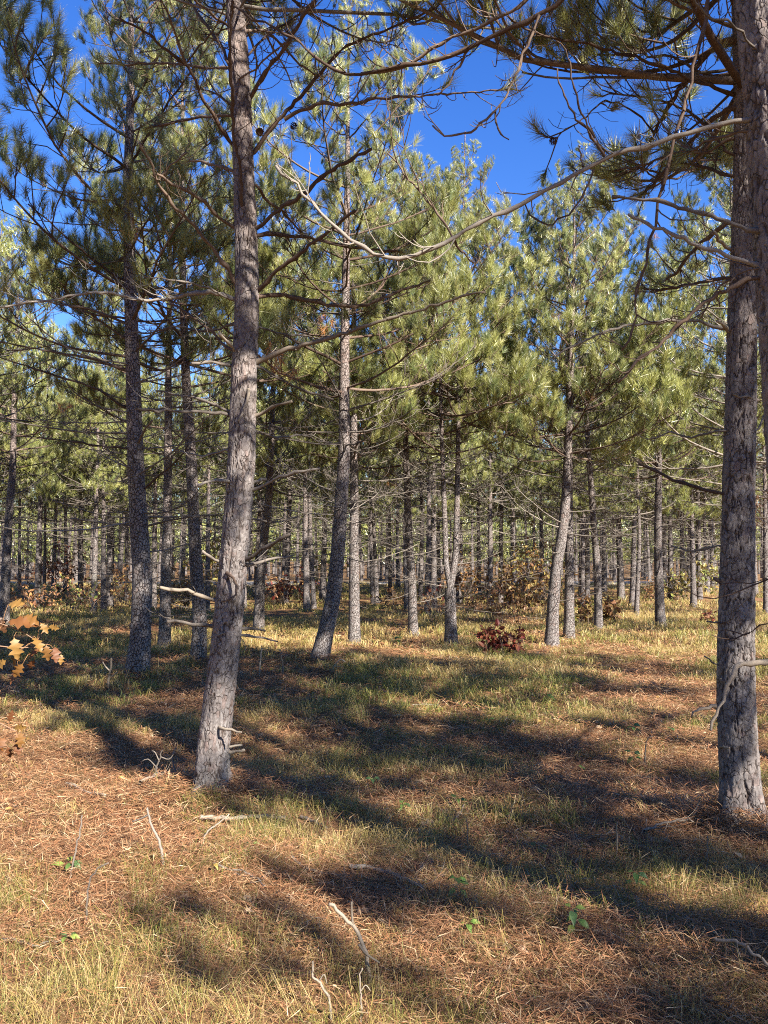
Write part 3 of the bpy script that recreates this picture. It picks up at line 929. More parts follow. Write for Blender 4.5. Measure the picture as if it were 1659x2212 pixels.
for pts, dz, w0, w1, m, tw, tf in [
    ([(1580, 203), (1507, 176), (1448, 151), (1390, 129), (1307, 105), (1243, 90), (1194, 83), (1130, 59), (1097, 33)], -.3, 10, 4, LV, 12, 0),
    ([(1556, 708), (1507, 695), (1458, 693), (1380, 701), (1316, 715), (1243, 745), (1194, 774)], -.2, 9, 4, DD, 8, 0),
    ([(1556, 1064), (1514, 1054), (1464, 1039), (1419, 1019), (1379, 1001)], .2, 9, 5, LV, 2, 0),
    ([(1568, 88), (1512, 132), (1478, 180), (1440, 240), (1414, 288), (1398, 318)], .6, 15, 6, LV, 8, 9),
    ([(1578, 234), (1536, 259), (1487, 312), (1448, 351), (1419, 390), (1390, 420)], .5, 12, 5, LV, 8, 9),
    ([(1570, 54), (1507, 29), (1458, 7), (1424, -4)], -.2, 9, 6, LV, 4, 4),
    ([(1414, 288), (1380, 250), (1340, 225), (1300, 222), (1256, 259), (1231, 276), (1205, 295), (1189, 299), (1164, 288)], -.2, 4, 3, LV, 4, 4),
    ([(1580, 160), (1520, 160), (1460, 125), (1400, 120), (1350, 92)], .3, 8, 4, LV, 4, 8),
    ([(1580, 300), (1520, 330), (1450, 330), (1380, 360), (1310, 372)], .3, 8, 4, LV, 5, 8),
    ([(1576, 330), (1500, 250), (1420, 215), (1350, 205), (1285, 205)], .4, 8, 3, LV, 5, 8),
    ([(1575, 380), (1540, 365), (1500, 356), (1470, 352)], .3, 9, 5, LV, 3, 3),
    ([(1574, 535), (1556, 520), (1540, 500)], -.1, 9, 6, PL, 0, 0),
    ([(1572, 600), (1500, 612), (1440, 625), (1380, 622)], .6, 9, 4, LV, 9, 4),
    ([(1574, 480), (1510, 530), (1460, 590), (1420, 612)], .7, 12, 5, LV, 9, 6),
    ([(1574, 712), (1553, 690)], -.15, 12, 6, PL, 0, 0),
    ([(1560, 1258), (1540, 1250)], .0, 12, 8, LV, 0, 0),
    ([(1640, 865), (1612, 858), (1585, 855)], -.25, 7, 4, PL, 0, 0),
    ([(1632, 930), (1650, 900), (1670, 880)], .2, 5, 4, PL, 2, 0),
    ([(1558, 1350), (1545, 1345), (1530, 1340)], -.1, 5, 3, DD, 1, 0),
    ([(1552, 1438), (1540, 1430), (1524, 1420)], -.05, 5, 3, DD, 0, 0),
    ([(1555, 1615), (1575, 1617)], -.12, 6, 4, PL, 0, 0),
    ([(1552, 1465), (1560, 1470)], -.12, 6, 5, PL, 0, 0),
    ([(1555, 930), (1500, 945), (1450, 935), (1400, 950)], .8, 6, 3, DD, 8, 0),
    ([(1555, 1180), (1500, 1190), (1450, 1180)], .8, 5, 3, DD, 7, 0),
]:
    k += 1
    traced('right', pts, dz, w0, w1, m, tw, tf, seed=k, root_in=pts[0][0] != 1414, off0=.55 if pts[0][0] == 1414 else None)

for pts, dz, w0, w1, m, tw, tf in [
    ([(1629, 260), (1569, 265), (1479, 295), (1379, 320), (1304, 345), (1189, 407), (1109, 445), (1029, 487), (979, 515), (904, 547), (829, 556), (757, 515), (699, 466), (635, 398), (596, 361)], .25, 13, 6, DD, 9, 0),
    ([(1631, 503), (1536, 466), (1438, 442), (1380, 430), (1321, 425)], .2, 13, 6, DD, 0, 0),
    ([(1643, 574), (1560, 547), (1507, 527), (1438, 500), (1355, 464)], .15, 13, 6, DD, 0, 0),
    ([(1636, 598), (1575, 622), (1526, 652), (1477, 691), (1424, 745), (1380, 779), (1341, 823)], .1, 11, 6, LV, 3, 0),
    ([(1653, 112), (1624, 98), (1585, 49), (1531, 32), (1497, -6)], -.5, 6, 5, DD, 1, 0),
    ([(1622, 281), (1565, 293), (1526, 307), (1468, 337)], .3, 9, 4, LV, 4, 2),
    ([(1626, 578), (1585, 598), (1546, 627), (1512, 691)], .2, 6, 3, LV, 3, 0),
    ([(1585, -300), (1540, -120), (1526, 44), (1507, 112), (1487, 205), (1458, 293), (1443, 361), (1429, 430), (1409, 496), (1395, 554), (1375, 642), (1365, 710), (1341, 759)], .3, 12, 5, LV, 9, 0),
    ([(1640, -420), (1480, -200), (1290, -80), (1200, 10), (1134, 48), (1089, 67), (1030, 96), (938, 130), (862, 144), (772, 162), (716, 148), (677, 120), (638, 84), (590, 56), (548, 39), (506, 11)], .9, 17, 4, LV, 14, 0),
    ([(1640, -520), (1450, -260), (1240, -90), (1150, -8), (1080, 38), (988, 75), (930, 109), (880, 140), (828, 152), (780, 156)], .7, 14, 6, LV, 10, 0),
    ([(1164, 33), (1151, 71), (1130, 117), (1113, 163), (1093, 205), (1068, 240), (1022, 280), (988, 291), (955, 289), (934, 268)], .1, 6, 4, LV, 3, 0),
    ([(1070, 240), (1076, 284), (1099, 298)], .0, 4, 3, LV, 0, 0),
    ([(1017, 100), (992, 142), (971, 180), (950, 205)], .1, 5, 4, LV, 1, 0),
    ([(1307, 337), (1273, 288), (1238, 239), (1214, 195), (1204, 151)], -.05, 6, 3, LV, 0, 0),
    ([(1285, 298), (1253, 234), (1238, 176), (1229, 127), (1204, 83)], -.05, 5, 3, LV, 0, 0),
    ([(1259, 360), (1255, 330), (1250, 312)], 0, 4, 3, LV, 0, 0),
    ([(1283, 366), (1262, 420), (1240, 450), (1190, 484), (1150, 470), (1135, 440)], .05, 5, 3, LV, 0, 0),
    ([(979, 515), (960, 480), (930, 440), (890, 395), (840, 330)], .1, 6, 3, LV, 4, 0),
    ([(979, 515), (1000, 545), (1025, 570)], .1, 5, 3, LV, 0, 0),
    ([(1700, 1425), (1659, 1429), (1619, 1432), (1594, 1444), (1574, 1477), (1554, 1517), (1544, 1542), (1534, 1580)], -.1, 19, 5, PL, 0, 0),
    ([(1546, 1525), (1519, 1532), (1489, 1546)], -.05, 8, 4, PL, 0, 0),
    ([(1700, 1252), (1640, 1256), (1585, 1259), (1540, 1262)], .2, 3, 2, LV, 2, 0),
    ([(1700, 1330), (1640, 1355), (1600, 1366), (1550, 1360)], .2, 3, 2, LV, 2, 0),
]:
    k += 1
    offs = {1164: .42, 1070: .50, 1017: .55, 1307: .07, 1285: .05, 1259: .08, 1283: .08, 979: .17, 1546: -.09, 1585: -.2}
    free = pts[0][0] in offs and pts[0] != (1585, -300)
    traced('near', pts, dz, w0, w1, m, tw, tf, seed=k, root_in=not free, off0=offs[pts[0][0]] if free else None)

for pts, dz, w0, w1, m, tw in [
    ([(267, 798), (225, 783), (165, 768), (100, 758), (0, 738)], -.6, 7, 3, LV, 12),
    ([(265, 878), (215, 843), (150, 821), (75, 796), (0, 773)], -.8, 7, 3, LV, 12),
    ([(270, 968), (215, 963), (150, 953), (50, 943)], -.5, 6, 3, LV, 10),
    ([(295, 968), (310, 933), (330, 908)], -.4, 6, 4, LV, 3),
    ([(310, 1058), (350, 1023), (390, 988), (405, 963)], -.5, 5, 3, LV, 5),
    ([(287, 1136), (215, 1128), (150, 1120)], .2, 5, 3, DD, 7),
    ([(320, 1136), (370, 1123), (430, 1116)], -.4, 5, 3, DD, 5),
    ([(275, 700), (200, 670), (120, 655), (40, 640)], -.8, 7, 3, LV, 12),
    ([(272, 610), (200, 560), (130, 500), (60, 440)], -.8, 6, 3, LV, 10),
]:
    k += 1
    traced('left', pts, dz, w0, w1, m, tw, 0, seed=k, L1=.6)

# ================================================================ THE REST OF THE STAND
spots = [(t['x'], t['y']) for t in T.values()]
rf = np.random.RandomState(21)


def clear(x, y, dmin):
    return all((x - a) ** 2 + (y - b) ** 2 > dmin * dmin for a, b in spots)


LAND = [('ta', 'the pine behind the oak leaves'), ('left', 'the bowed pine'), ('main', 'the big front trunk'), ('t6', 'the leaning pine'), ('t7', 'the straight pine by the leaner'),
        ('t10', 'the gently curved pine'), ('t11', 'the forked pine'), ('t17', 'the pine by the orange thicket'), ('t21', 'the tilting pine'), ('t25', 'the pine on yellow grass'), ('right', 'the thick scaly trunk')]
LANDX = {k_: at_px for k_, at_px in ((k_, T[k_]['path'][min(3, len(T[k_]['path']) - 1)][0]) for k_, _ in LAND)}
ORD = ['nearest', 'second', 'third', 'fourth', 'fifth', 'sixth', 'seventh', 'eighth', 'ninth', 'tenth'] + ['%dth' % q for q in range(11, 60)]


def far_tree(x, y, label, group, idx=None):
    i_ = rf.randint(len(FARV)) if idx is None else idx
    gz = float(ground_z(x, y))
    s = rf.uniform(.92, 1.1)
    root = thing('red_pine', label, 'tree', (x, y, gz), group)
    root.rotation_euler = (rf.normal(0, .02), rf.normal(0, .02), rf.uniform(0, 6.28))
    root.scale = (s, s, s)
    w, l, tb = FARV[i_]
    link('trunk', tb, root)
    o = link('branches', w, root); o['kind'] = 'stuff'
    link('crown', l, root)
    spots.append((x, y))
    return root


# trees beside and behind the view, which give the shade of the near ground
SHADE = [(5.9, -.7), (6.6, -2.4), (5.4, 3.1), (7.9, 1.3), (9.6, 4.2), (13, 12), (15, 19), (-6.6, 8.2), (-9.0, 12.5), (-8.3, 16), (-12, 18), (-10.5, 9.5)]
# unseen rows added behind the camera and to its left to block sky light
for row in (-17.5, -20.5, -23.5):
    SHADE += [(x + rf.normal(0, .5), row + rf.normal(0, .5)) for x in np.arange(-24, 30, 3.0)]
for colx in (-9.5, -12.5, -15.5):
    SHADE += [(colx + rf.normal(0, .4), y + rf.normal(0, .4)) for y in np.arange(-13, 6, 3.0)]
for x, y in SHADE:
    far_tree(x, y, "unseen red pine round the clearing, placed outside the view for its shade", 'unseen shade pines round the clearing')
n_far = 0
far_list = []
for gy_ in np.arange(17, 60, 2.35):
    half = gy_ * .56 + 1.5
    for gx_ in np.arange(-half, half, 2.45):
        x, y = gx_ + rf.normal(0, .38), gy_ + rf.normal(0, .38)
        inframe = abs(x) < .505 * y
        if inframe and y < 27: continue
        if 43.2 < y - x * .03 < 50.8: continue
        if not clear(x, y, 1.5): continue
        if abs(x + .02 * y) < 1.0 and y < 43: continue       # the open lane
        if rf.rand() < (.50 if inframe else .55 if x > 0 and not inframe else .3): continue
        far_list.append((far_tree(x, y, "slender red pine", 'red pines of the far rows'), x, y))
        n_far += 1
print('far trees', n_far)
count = {}
for o, x, y in sorted(far_list, key=lambda q: q[2]):
    px = 829.5 + x / y * F
    k_ = min(LANDX, key=lambda q: abs(LANDX[q] - px))
    key_ = (k_, 'left' if px < LANDX[k_] else 'right')
    if px < -10 or px > 1670: key_ = ('out', 'left' if px < 0 else 'right')
    count[key_] = count.get(key_, 0) + 1
    nth = ORD[count[key_] - 1]
    if key_[0] == 'out':
        o['label'] = "far pine past the %s edge of the view, %s in depth" % (key_[1], nth)
    else:
        o['label'] = "far pine just %s of %s, %s in depth" % (key_[1], dict(LAND)[k_], nth)

# woods beyond that read as one mass
dw = MB(); r = np.random.RandomState(77)
bl, nl = FARV[0][0], FARV[0][1]
tf_w = MB()
tv = MB(); lay = layout(9.6, 1.6, np.random.RandomState(5), z0=1.4, crown=1.1, step=.6, per=3)
lo = MB()
for live, idx, z, az, pit, s in lay:
    if live:
        a = LIVE[idx]; kk = np.random.RandomState(idx).permutation(len(a[1]))[:5]
        q = MB(); tuft_needles(q, a[1][kk], a[2][kk], r, 5, .085, .3, .45, .25); lo.merge(q.arrays(), np.array(xf((0, 0, z), az, pit, s)))
lo = lo.arrays()
zz = np.linspace(-.2, 9.4, 6); q = MB(); tube(q, np.stack([zz * 0, zz * 0, zz], -1), trunk_radius(zz, 9.6, .11), 5, cap=False); stem_ = q.arrays()
crowns, stems = MB(), MB()
for gy_ in np.arange(61, 165, 5.0):
    for gx_ in np.arange(-gy_ * .54, gy_ * .54, 4.2):
        x, y = gx_ + r.normal(0, .7), gy_ + r.normal(0, .7)
        M = np.array(Matrix.Translation((x, y, float(macro_z(x, y)))) @ Matrix.Rotation(r.uniform(0, 6.28), 4, 'Z') @ Matrix.Scale(r.uniform(.9, 1.15), 4))
        crowns.merge(lo, M); stems.merge(stem_, M)
o = link('distant_woods', crowns.mesh('distant_woods', M_NEEDLE, False)); o['kind'] = 'stuff'
o['label'], o['category'] = "far off pine woods closing the view behind the plantation", 'woods'
link('trunks', stems.mesh('trunks', M_BARK), o)['kind'] = 'stuff'

# ================================================================ GROUND COVER
def scatter(r, y0, y1, dens, marg=.35):
    """random points on the visible ground between two distances"""
    area = .5 * (y1 ** 2 - y0 ** 2) * 1.0 + 2 * marg * (y1 - y0)
    n = int(area * dens)
    y = np.sqrt(r.uniform(y0 ** 2, y1 ** 2, n)); x = r.uniform(-1, 1, n) * (.5 * y + marg)
    return x, y


def patch(x, y):       # where grass grows thick rather than needle litter
    return fbm(x * .55 + 11, y * .55 + 4, 3) * .75 + fbm(x * 2.1 + 1, y * 2.1 + 8, 2) * .25


r = np.random.RandomState(31)
lit = MB()
TR = np.array([(t['x'], t['y'], t['w'] / F * t['y'] * .6) for t in T.values() if t['y'] < 16])


def off_trunks(x, y):
    ok = np.ones(len(x), bool)
    for a, b, w_ in TR: ok &= (x - a) ** 2 + (y - b) ** 2 > w_ ** 2
    return ok


for y0, y1, dens, w_, L_ in ((2.2, 4.2, 9500, .0021, .13), (4.2, 7, 4200, .0036, .135), (7, 12, 1300, .007, .15), (12, 22, 280, .013, .2)):
    x, y = scatter(r, y0, y1, dens)
    keep = (r.rand(len(x)) < 1.25 - .95 * sstep(.46, .62, patch(x, y))) & off_trunks(x, y); x, y = x[keep], y[keep]
    heap = np.zeros(len(x))
    for key in ('main', 'right', 'left', 't3', 't6'):
        t = T[key]
        if y0 <= t['y'] < y1:
            m = 1500 if t['y'] < 7 else 500
            rr = t['w'] / F * t['y'] * .55 + np.abs(r.normal(0, .16, m)); aa = r.uniform(0, 2 * pi, m)
            x = np.append(x, t['x'] + rr * np.cos(aa)); y = np.append(y, t['y'] + rr * np.sin(aa)); heap = np.append(heap, .05 * np.exp(-rr * 3))
    n = len(x); a = r.uniform(0, 2 * pi, n); til = r.normal(0.08, .22, n); L = L_ * r.uniform(.55, 1.15, n)
    d = np.stack([np.cos(a) * np.cos(til), np.sin(a) * np.cos(til), np.sin(til)], -1)
    p = np.stack([x, y, ground_z(x, y) + .004 + .05 * r.rand(n) ** 2 + heap], -1)
    sd = unit(np.stack([-d[:, 1], d[:, 0], r.normal(0, .35, n)], -1)) * (w_ * .5)
    bend = np.stack([r.normal(0, .12, n), r.normal(0, .12, n), r.normal(0.02, .06, n)], -1) * L[:, None]
    V = np.stack([p, p + d * L[:, None] * .45 + bend - sd, p + d * L[:, None] * .5 + bend + sd, p + d * L[:, None]], 1)
    c0 = np.array([[.32, .165, .082], [.25, .115, .055], [.39, .255, .14], [.16, .075, .04], [.46, .35, .22]])
    col = c0[r.choice(5, n, p=[.34, .26, .19, .15, .06])] * r.uniform(.8, 1.2, (n, 1))
    b = np.arange(n)[:, None] * 4
    tri = np.concatenate([b + [0, 1, 2], b + [1, 3, 2]])
    lit.add(V.reshape(-1, 3), tri, None, np.repeat(col, 4, 0))
o = link('pine_needle_litter', lit.mesh('pine_needle_litter', M_LITTER, False)); o['kind'] = 'stuff'
o['label'], o['category'] = "rusty fallen pine needles carpeting the ground", 'needle litter'

r = np.random.RandomState(41)
gr = MB()
for y0, y1, ncl, nb, w_, H0, H1 in ((2.2, 4.5, 170, 22, .0016, .06, .17), (4.5, 8, 110, 20, .0028, .07, .18), (8, 14, 55, 14, .006, .08, .20), (14, 24, 24, 10, .010, .11, .24), (24, 46, 7.5, 9, .019, .14, .28)):
    x, y = scatter(r, y0, y1, ncl)
    pc = patch(x, y) + .05 * sstep(6, 16, y)
    keep = (r.rand(len(x)) < (.10 + 1.0 * sstep(.44, .58, pc)) * (.75 + .25 * sstep(3.2, 6, y))) & off_trunks(x, y); x, y, pc = x[keep], y[keep], pc[keep]
    m = len(x)
    rad = .035 + .03 * r.rand(m)
    ang = r.uniform(0, 2 * pi, (m, nb)); rr = np.sqrt(r.rand(m, nb)) * rad[:, None] * (1 + y[:, None] * .08)
    bx = x[:, None] + np.cos(ang) * rr; by = y[:, None] + np.sin(ang) * rr
    # every clump leans its own way, as grass does after rain and wind
    la = r.uniform(0, 2 * pi, m); lm = r.uniform(.1, 1.3, m)
    hgt = (H0 + (H1 - H0) * r.rand(m))[:, None] * r.uniform(.55, 1.15, (m, nb)) * (.65 + .6 * sstep(.42, .6, pc))[:, None]
    dx = np.cos(ang) * .45 + np.cos(la)[:, None] * lm[:, None] + r.normal(0, .45, (m, nb))
    dy = np.sin(ang) * .45 + np.sin(la)[:, None] * lm[:, None] + r.normal(0, .45, (m, nb))
    n = m * nb
    bx, by, hgt, dx, dy = (q.ravel() for q in (bx, by, hgt, dx, dy))
    p0 = np.stack([bx, by, ground_z(bx, by) - .01], -1)
    p1 = p0 + np.stack([dx * hgt * .32, dy * hgt * .32, hgt * .62], -1)
    drp = r.uniform(-.62, .22, n)
    p2 = p0 + np.stack([dx * hgt * 1.05, dy * hgt * 1.05, hgt * (.62 + drp)], -1)
    fa = r.uniform(0, 2 * pi, n)
    sd = np.stack([np.cos(fa), np.sin(fa), np.zeros(n)], -1) * (w_ * .5)
    V = np.stack([p0 - sd, p0 + sd, p1 - sd * .8, p1 + sd * .8, p2], 1).reshape(-1, 3)
    b = np.arange(n)[:, None] * 5
    tri = np.concatenate([b + [0, 1, 3], b + [0, 3, 2], b + [2, 3, 4]])
    c0 = np.array([[.42, .31, .125], [.34, .275, .09], [.235, .235, .055], [.145, .17, .045], [.46, .37, .19]])
    gpatch = fbm(x * .9 + 70, y * .9 + 3, 2)
    far_ = sstep(9, 22, y)
    pg = np.clip(.24 + .10 * sstep(4, 7, y) + 1.8 * (gpatch - .5) - .16 * far_, .04, .75)
    u = r.rand(m, nb)
    ci = np.where(u < pg[:, None] * .55, 2, np.where(u < pg[:, None], 3, np.where(u < pg[:, None] + (1 - pg[:, None]) * .45, 0, np.where(u < pg[:, None] + (1 - pg[:, None]) * .78, 1, 4))))
    col = c0[ci].reshape(-1, 3) * r.uniform(.8, 1.2, (n, 1))
    gr.add(V, tri, None, np.repeat(col, 5, 0))
o = link('grass', gr.mesh('grass', M_GRASS, False)); o['kind'] = 'stuff'
o['label'], o['category'] = "thin dry and green woodland grass between the pines", 'grass'
print('grass tris', sum(len(q) for q in gr.t), 'litter', sum(len(q) for q in lit.t))


# ---------------------------------------------------------------- leaves, saplings, seedlings
def leaf_outline(kind):
    if kind == 'oak':
        half = [(0, 0), (.03, .10), (.10, .16), (.20, .20), (.12, .30), (.22, .36), (.34, .42), (.20, .50), (.12, .56), (.24, .64), (.32, .74), (.16, .76), (.10, .82), (.10, .92), (0, 1.0)]
    elif kind == 'maple':
        half = [(0, 0), (.10, .05), (.30, .06), (.24, .20), (.46, .34), (.34, .40), (.38, .55), (.22, .55), (.20, .72), (.08, .74), (0, 1.0)]
    else:
        half = [(0, 0), (.10, .08), (.20, .20), (.24, .28), (.27, .36), (.25, .44), (.26, .50), (.21, .60), (.20, .66), (.13, .78), (.10, .84), (0, 1.0)]
    return half


def leaf_mesh(kind, size, curl, fold, cols, r, smooth=True):
    h = leaf_outline(kind); n = len(h)
    V, Cc = [], []
    for x, y in h:
        V.append((0, y, 0))
    for s in (-1, 1):
        for x, y in h: V.append((s * x, y, abs(x) * fold))
    V = np.array(V, float)
    V[:, 2] += -curl * (V[:, 1] - .3) ** 2 + r.normal(0, .012, len(V)) + .05 * np.sin(V[:, 0] * 9 + V[:, 1] * 5)
    V *= size
    Q = []
    for q in range(n - 1):
        Q.append((q, q + 1, n + q + 1, n + q)); Q.append((q, 2 * n + q, 2 * n + q + 1, q + 1))
    col = np.array(cols[r.randint(len(cols))]) * r.uniform(.85, 1.15, (len(V), 1))
    return MB().add(V, None, Q, col)


def leaf_frame(d, nrm, p):
    y = unit(np.asarray(d, float)); z = np.asarray(nrm, float); z = unit(z - y * (z @ y)); x = np.cross(y, z)
    M = Matrix(((x[0], y[0], z[0], p[0]), (x[1], y[1], z[1], p[1]), (x[2], y[2], z[2], p[2]), (0, 0, 0, 1)))
    return M


OAKC = [(.17, .070, .022), (.20, .098, .028), (.13, .05, .02), (.10, .046, .022), (.22, .125, .035)]
r = np.random.RandomState(51)
oak_leaves = [leaf_mesh('oak', .12, r.uniform(.1, .5), r.uniform(-.1, .35), [c], r).mesh('leaf', M_LEAF) for c in OAKC for _ in range(2)]
# oak sapling that leans into view from the edge
bx, by = -2.55, 3.55
bz = float(ground_z(bx, by))
root = thing('oak_sapling', "young oak with orange lobed leaves leaning in beside the front clearing", 'sapling', (bx, by, bz))
B0 = np.array([bx, by, bz])
sm = MB()
tops = catmull([np.array([0, 0, -.05]), np.array([.06, .02, .5]), np.array([.05, -.03, 1.0]), np.array([.12, 0, 1.5])], 12)
tube(sm, tops, np.linspace(.013, .006, 12), 6, (.16, .11, .08))
link('stem', sm.mesh('stem', M_STEM), root)
for d_, pix, leaves in (
    (3.45, [(-90, 1330), (-10, 1345), (40, 1360), (80, 1385)], [(18, 1305, 60, 8), (50, 1330, 62, 20), (88, 1345, 40, 40), (10, 1345, 95, -20), (30, 1375, 70, 80), (70, 1375, 60, 60), (105, 1352, 35, 20), (45, 1405, 60, 100), (-10, 1390, 70, 110), (15, 1425, 56, 120)]),
    (3.5, [(-90, 1380), (-10, 1395), (45, 1400), (90, 1398), (118, 1405)], [(100, 1392, 50, 80), (118, 1395, 52, 100), (85, 1400, 45, 120), (132, 1412, 34, 70), (50, 1432, 55, 95), (75, 1425, 40, 130), (40, 1445, 50, 110), (-5, 1330, 60, 60)]),
    (3.3, [(-90, 1540), (-20, 1555), (20, 1570), (35, 1580)], [(30, 1572, 45, 10), (45, 1580, 48, 60), (35, 1595, 50, 95), (12, 1590, 55, 120), (20, 1560, 40, -60), (-8, 1600, 60, 100), (15, 1612, 40, 90)]),
):
    P = [at(px, py, d_) - B0 for px, py in pix]
    P = [np.array([.06, 0, P[0][2] - .12])] + P
    q = MB(); Pc = catmull(P, 12); tube(q, Pc, np.linspace(.006, .0022, 12), 5, (.20, .13, .09))
    tw = link('twig', q.mesh('twig', M_STEM), root)
    for px, py, size, ang in leaves:
        p = at(px, py, d_ + r.normal(0, .06)) - B0
        near_i = np.argmin(np.linalg.norm(Pc - p, axis=1)); 
        a = radians(ang + r.normal(0, 18))
        dr = np.array([cos(a), r.normal(0, .35), -sin(a)])
        nr = np.array([r.normal(0.2, .45), -1, .55 + r.normal(0, .3)])
        L = size / F * d_ / .12 * .70
        M = leaf_frame(dr, nr, p) @ Matrix.Scale(L, 4)
        lf = link('leaf', oak_leaves[r.randint(len(oak_leaves))], tw); lf.matrix_local = M
        q2 = MB(); S = catmull([Pc[near_i], (Pc[near_i] + p) / 2 + np.array([0, 0, .01]), p], 5); tube(q2, S, .0011, 3, (.3, .16, .08))
        link('leaf_stalk', q2.mesh('leaf_stalk', M_STEM), tw)

GREENC = [(.10, .19, .045), (.14, .23, .05), (.20, .27, .06), (.075, .14, .05)]
green_leaves = [leaf_mesh('ovate', .06, r.uniform(.2, .8), r.uniform(.1, .5), [c], r).mesh('leaf', M_LEAF) for c in GREENC for _ in range(2)]
for px, py, hp, nl_, sz, label in [
    (1240, 2030, 62, 8, 30, "tallest green seedling with sunlit leaves on a bare stalk in the front shade"),
    (985, 1950, 45, 6, 26, "green seedling with drooping yellow tipped leaves beside the front sticks"),
    (1000, 2030, 30, 3, 22, "three leaved seedling beside a pale scrap of bark"),
    (1372, 1935, 46, 6, 24, "dark green seedling in the front shadow band"),
    (158, 2040, 26, 6, 22, "bright yellow green seedling in the front sunlit litter"),
    (140, 1885, 24, 5, 24, "pale green seedling with a brown leaf behind a leaning stem"),
    (1146, 1855, 22, 4, 20, "small seedling with one dark leaf on the sunlit strip"),
    (785, 1700, 20, 4, 16, "faded seedling in the grass right of the big front trunk"),
    (873, 1765, 26, 5, 18, "dark seedling at the edge of the long shadow"),
    (995, 1750, 20, 4, 17, "low seedling beside a small forked twig"),
    (1366, 1655, 30, 6, 17, "light green seedling under a curled dry grass stem"),
    (1255, 1668, 14, 3, 12, "tiny pale seedling beside a white scrap"),
    (1185, 1520, 20, 6, 13, "bushy little seedling in the mid clearing shade"),
    (1366, 1590, 20, 6, 16, "wide green seedling nearest the thick scaly trunk"),
    (1055, 1568, 14, 4, 12, "small dim seedling in the middle of the clearing"),
    (855, 1392, 16, 7, 12, "leafy green plant on the dark litter by the curved pine"),
    (1450, 1585, 12, 4, 12, "faint seedling just left of the thick scaly trunk"),
    (535, 1842, 16, 2, 18, "single leafed seedling in the sunlit needles before the front trunk"),
]:
    p = on_ground(px, py); p[2] = float(ground_z(p[0], p[1]))
    root = thing('seedling', label, 'seedling', p, 'green seedlings on the forest floor')
    h = hp / F * p[1]
    S = catmull([np.array([0, 0, -.02]), np.array([r.normal(0, .01), r.normal(0, .01), h * .5]), np.array([r.normal(0, .02), r.normal(0, .02), h])], 7)
    q = MB(); tube(q, S, np.linspace(.0022, .0013, 7), 4, (.24, .17, .10)); link('stem', q.mesh('stem', M_STEM), root)
    for z in range(nl_):
        a = z * 2.4 + r.normal(0, .3); top_ = S[-1] if z < 3 else S[-1 - min(3, z // 2)]
        d = np.array([cos(a), sin(a), r.uniform(-.5, .3)])
        M = leaf_frame(d, (0, -.45, 1), top_ + d * .012) @ Matrix.Scale(sz / F * p[1] / .06 * r.uniform(.7, 1.1), 4)
        lf = link('leaf', green_leaves[r.randint(8)], root); lf.matrix_local = M


def shrub(px, py, wpx, hpx, n_st, n_leaf_, cols, label, name='shrub', leaf_px=9, seed=1, kind='ovate', depth=None):
    r = np.random.RandomState(seed); n_leaf = int(n_leaf_ * 2.2)
    p = on_ground(px, py, False) if depth is None else at(px, py, depth)
    p[2] = float(ground_z(p[0], p[1])); d = p[1]
    W, Hh = wpx / F * d, hpx / F * d
    root = thing(name, label, 'shrub', p, 'undergrowth shrubs')
    st, lv = MB(), MB()
    tips = []
    lr = leaf_mesh(kind, 1, .4, .3, [(1, 1, 1)], r)
    hv = np.array([(0, 0, 0), (.28, .35, .08), (.2, .8, .02), (0, 1, -.1), (-.2, .8, .02), (-.28, .35, .08)])
    htri = [(0, 1, 2), (0, 2, 3), (0, 3, 4), (0, 4, 5)]
    for s in range(n_st):
        b = np.array([r.normal(0, W * .28), r.normal(0, W * .2), -.03])
        S = twig_path(b, (r.normal(0, .35), r.normal(0, .35), 1), Hh * r.uniform(.55, 1.1), r, .25, 7)
        tube(st, S, np.linspace(.007, .0025, 7) * (d / 14) ** .5, 4, (.17, .125, .10))
        for z in range(r.randint(3, 7)):
            u = r.uniform(.3, .98) * 6; a = int(u); q = S[a]
            S2 = twig_path(q, (r.normal(0, 1), r.normal(0, 1), .6), Hh * r.uniform(.15, .4), r, .3, 5)
            tube(st, S2, np.linspace(.0035, .0018, 5) * (d / 14) ** .5, 3, (.19, .14, .11), cap=False)
            tips += [S2[-1], S2[-2], S2[2]]
        tips += [S[-1], S[-2]]
    tips = np.array(tips)
    for z in range(n_leaf):
        q = tips[r.randint(len(tips))] + r.normal(0, .03, 3)
        M = np.array(leaf_frame(r.normal(0, 1, 3) + np.array([0, 0, -.4]), r.normal(0, 1, 3) + np.array([0, -.4, .6]), q)) 
        sc = leaf_px / F * d * r.uniform(.7, 1.3)
        V = (hv * sc) @ M[:3, :3].T + M[:3, 3]
        lv.add(V, htri, None, np.array(cols[r.randint(len(cols))]) * r.uniform(.8, 1.2))
    link('stems', st.mesh('stems', M_STEM), root)['kind'] = 'stuff'
    link('leaves', lv.mesh('leaves', M_LEAF, False), root)['kind'] = 'stuff'
    return root


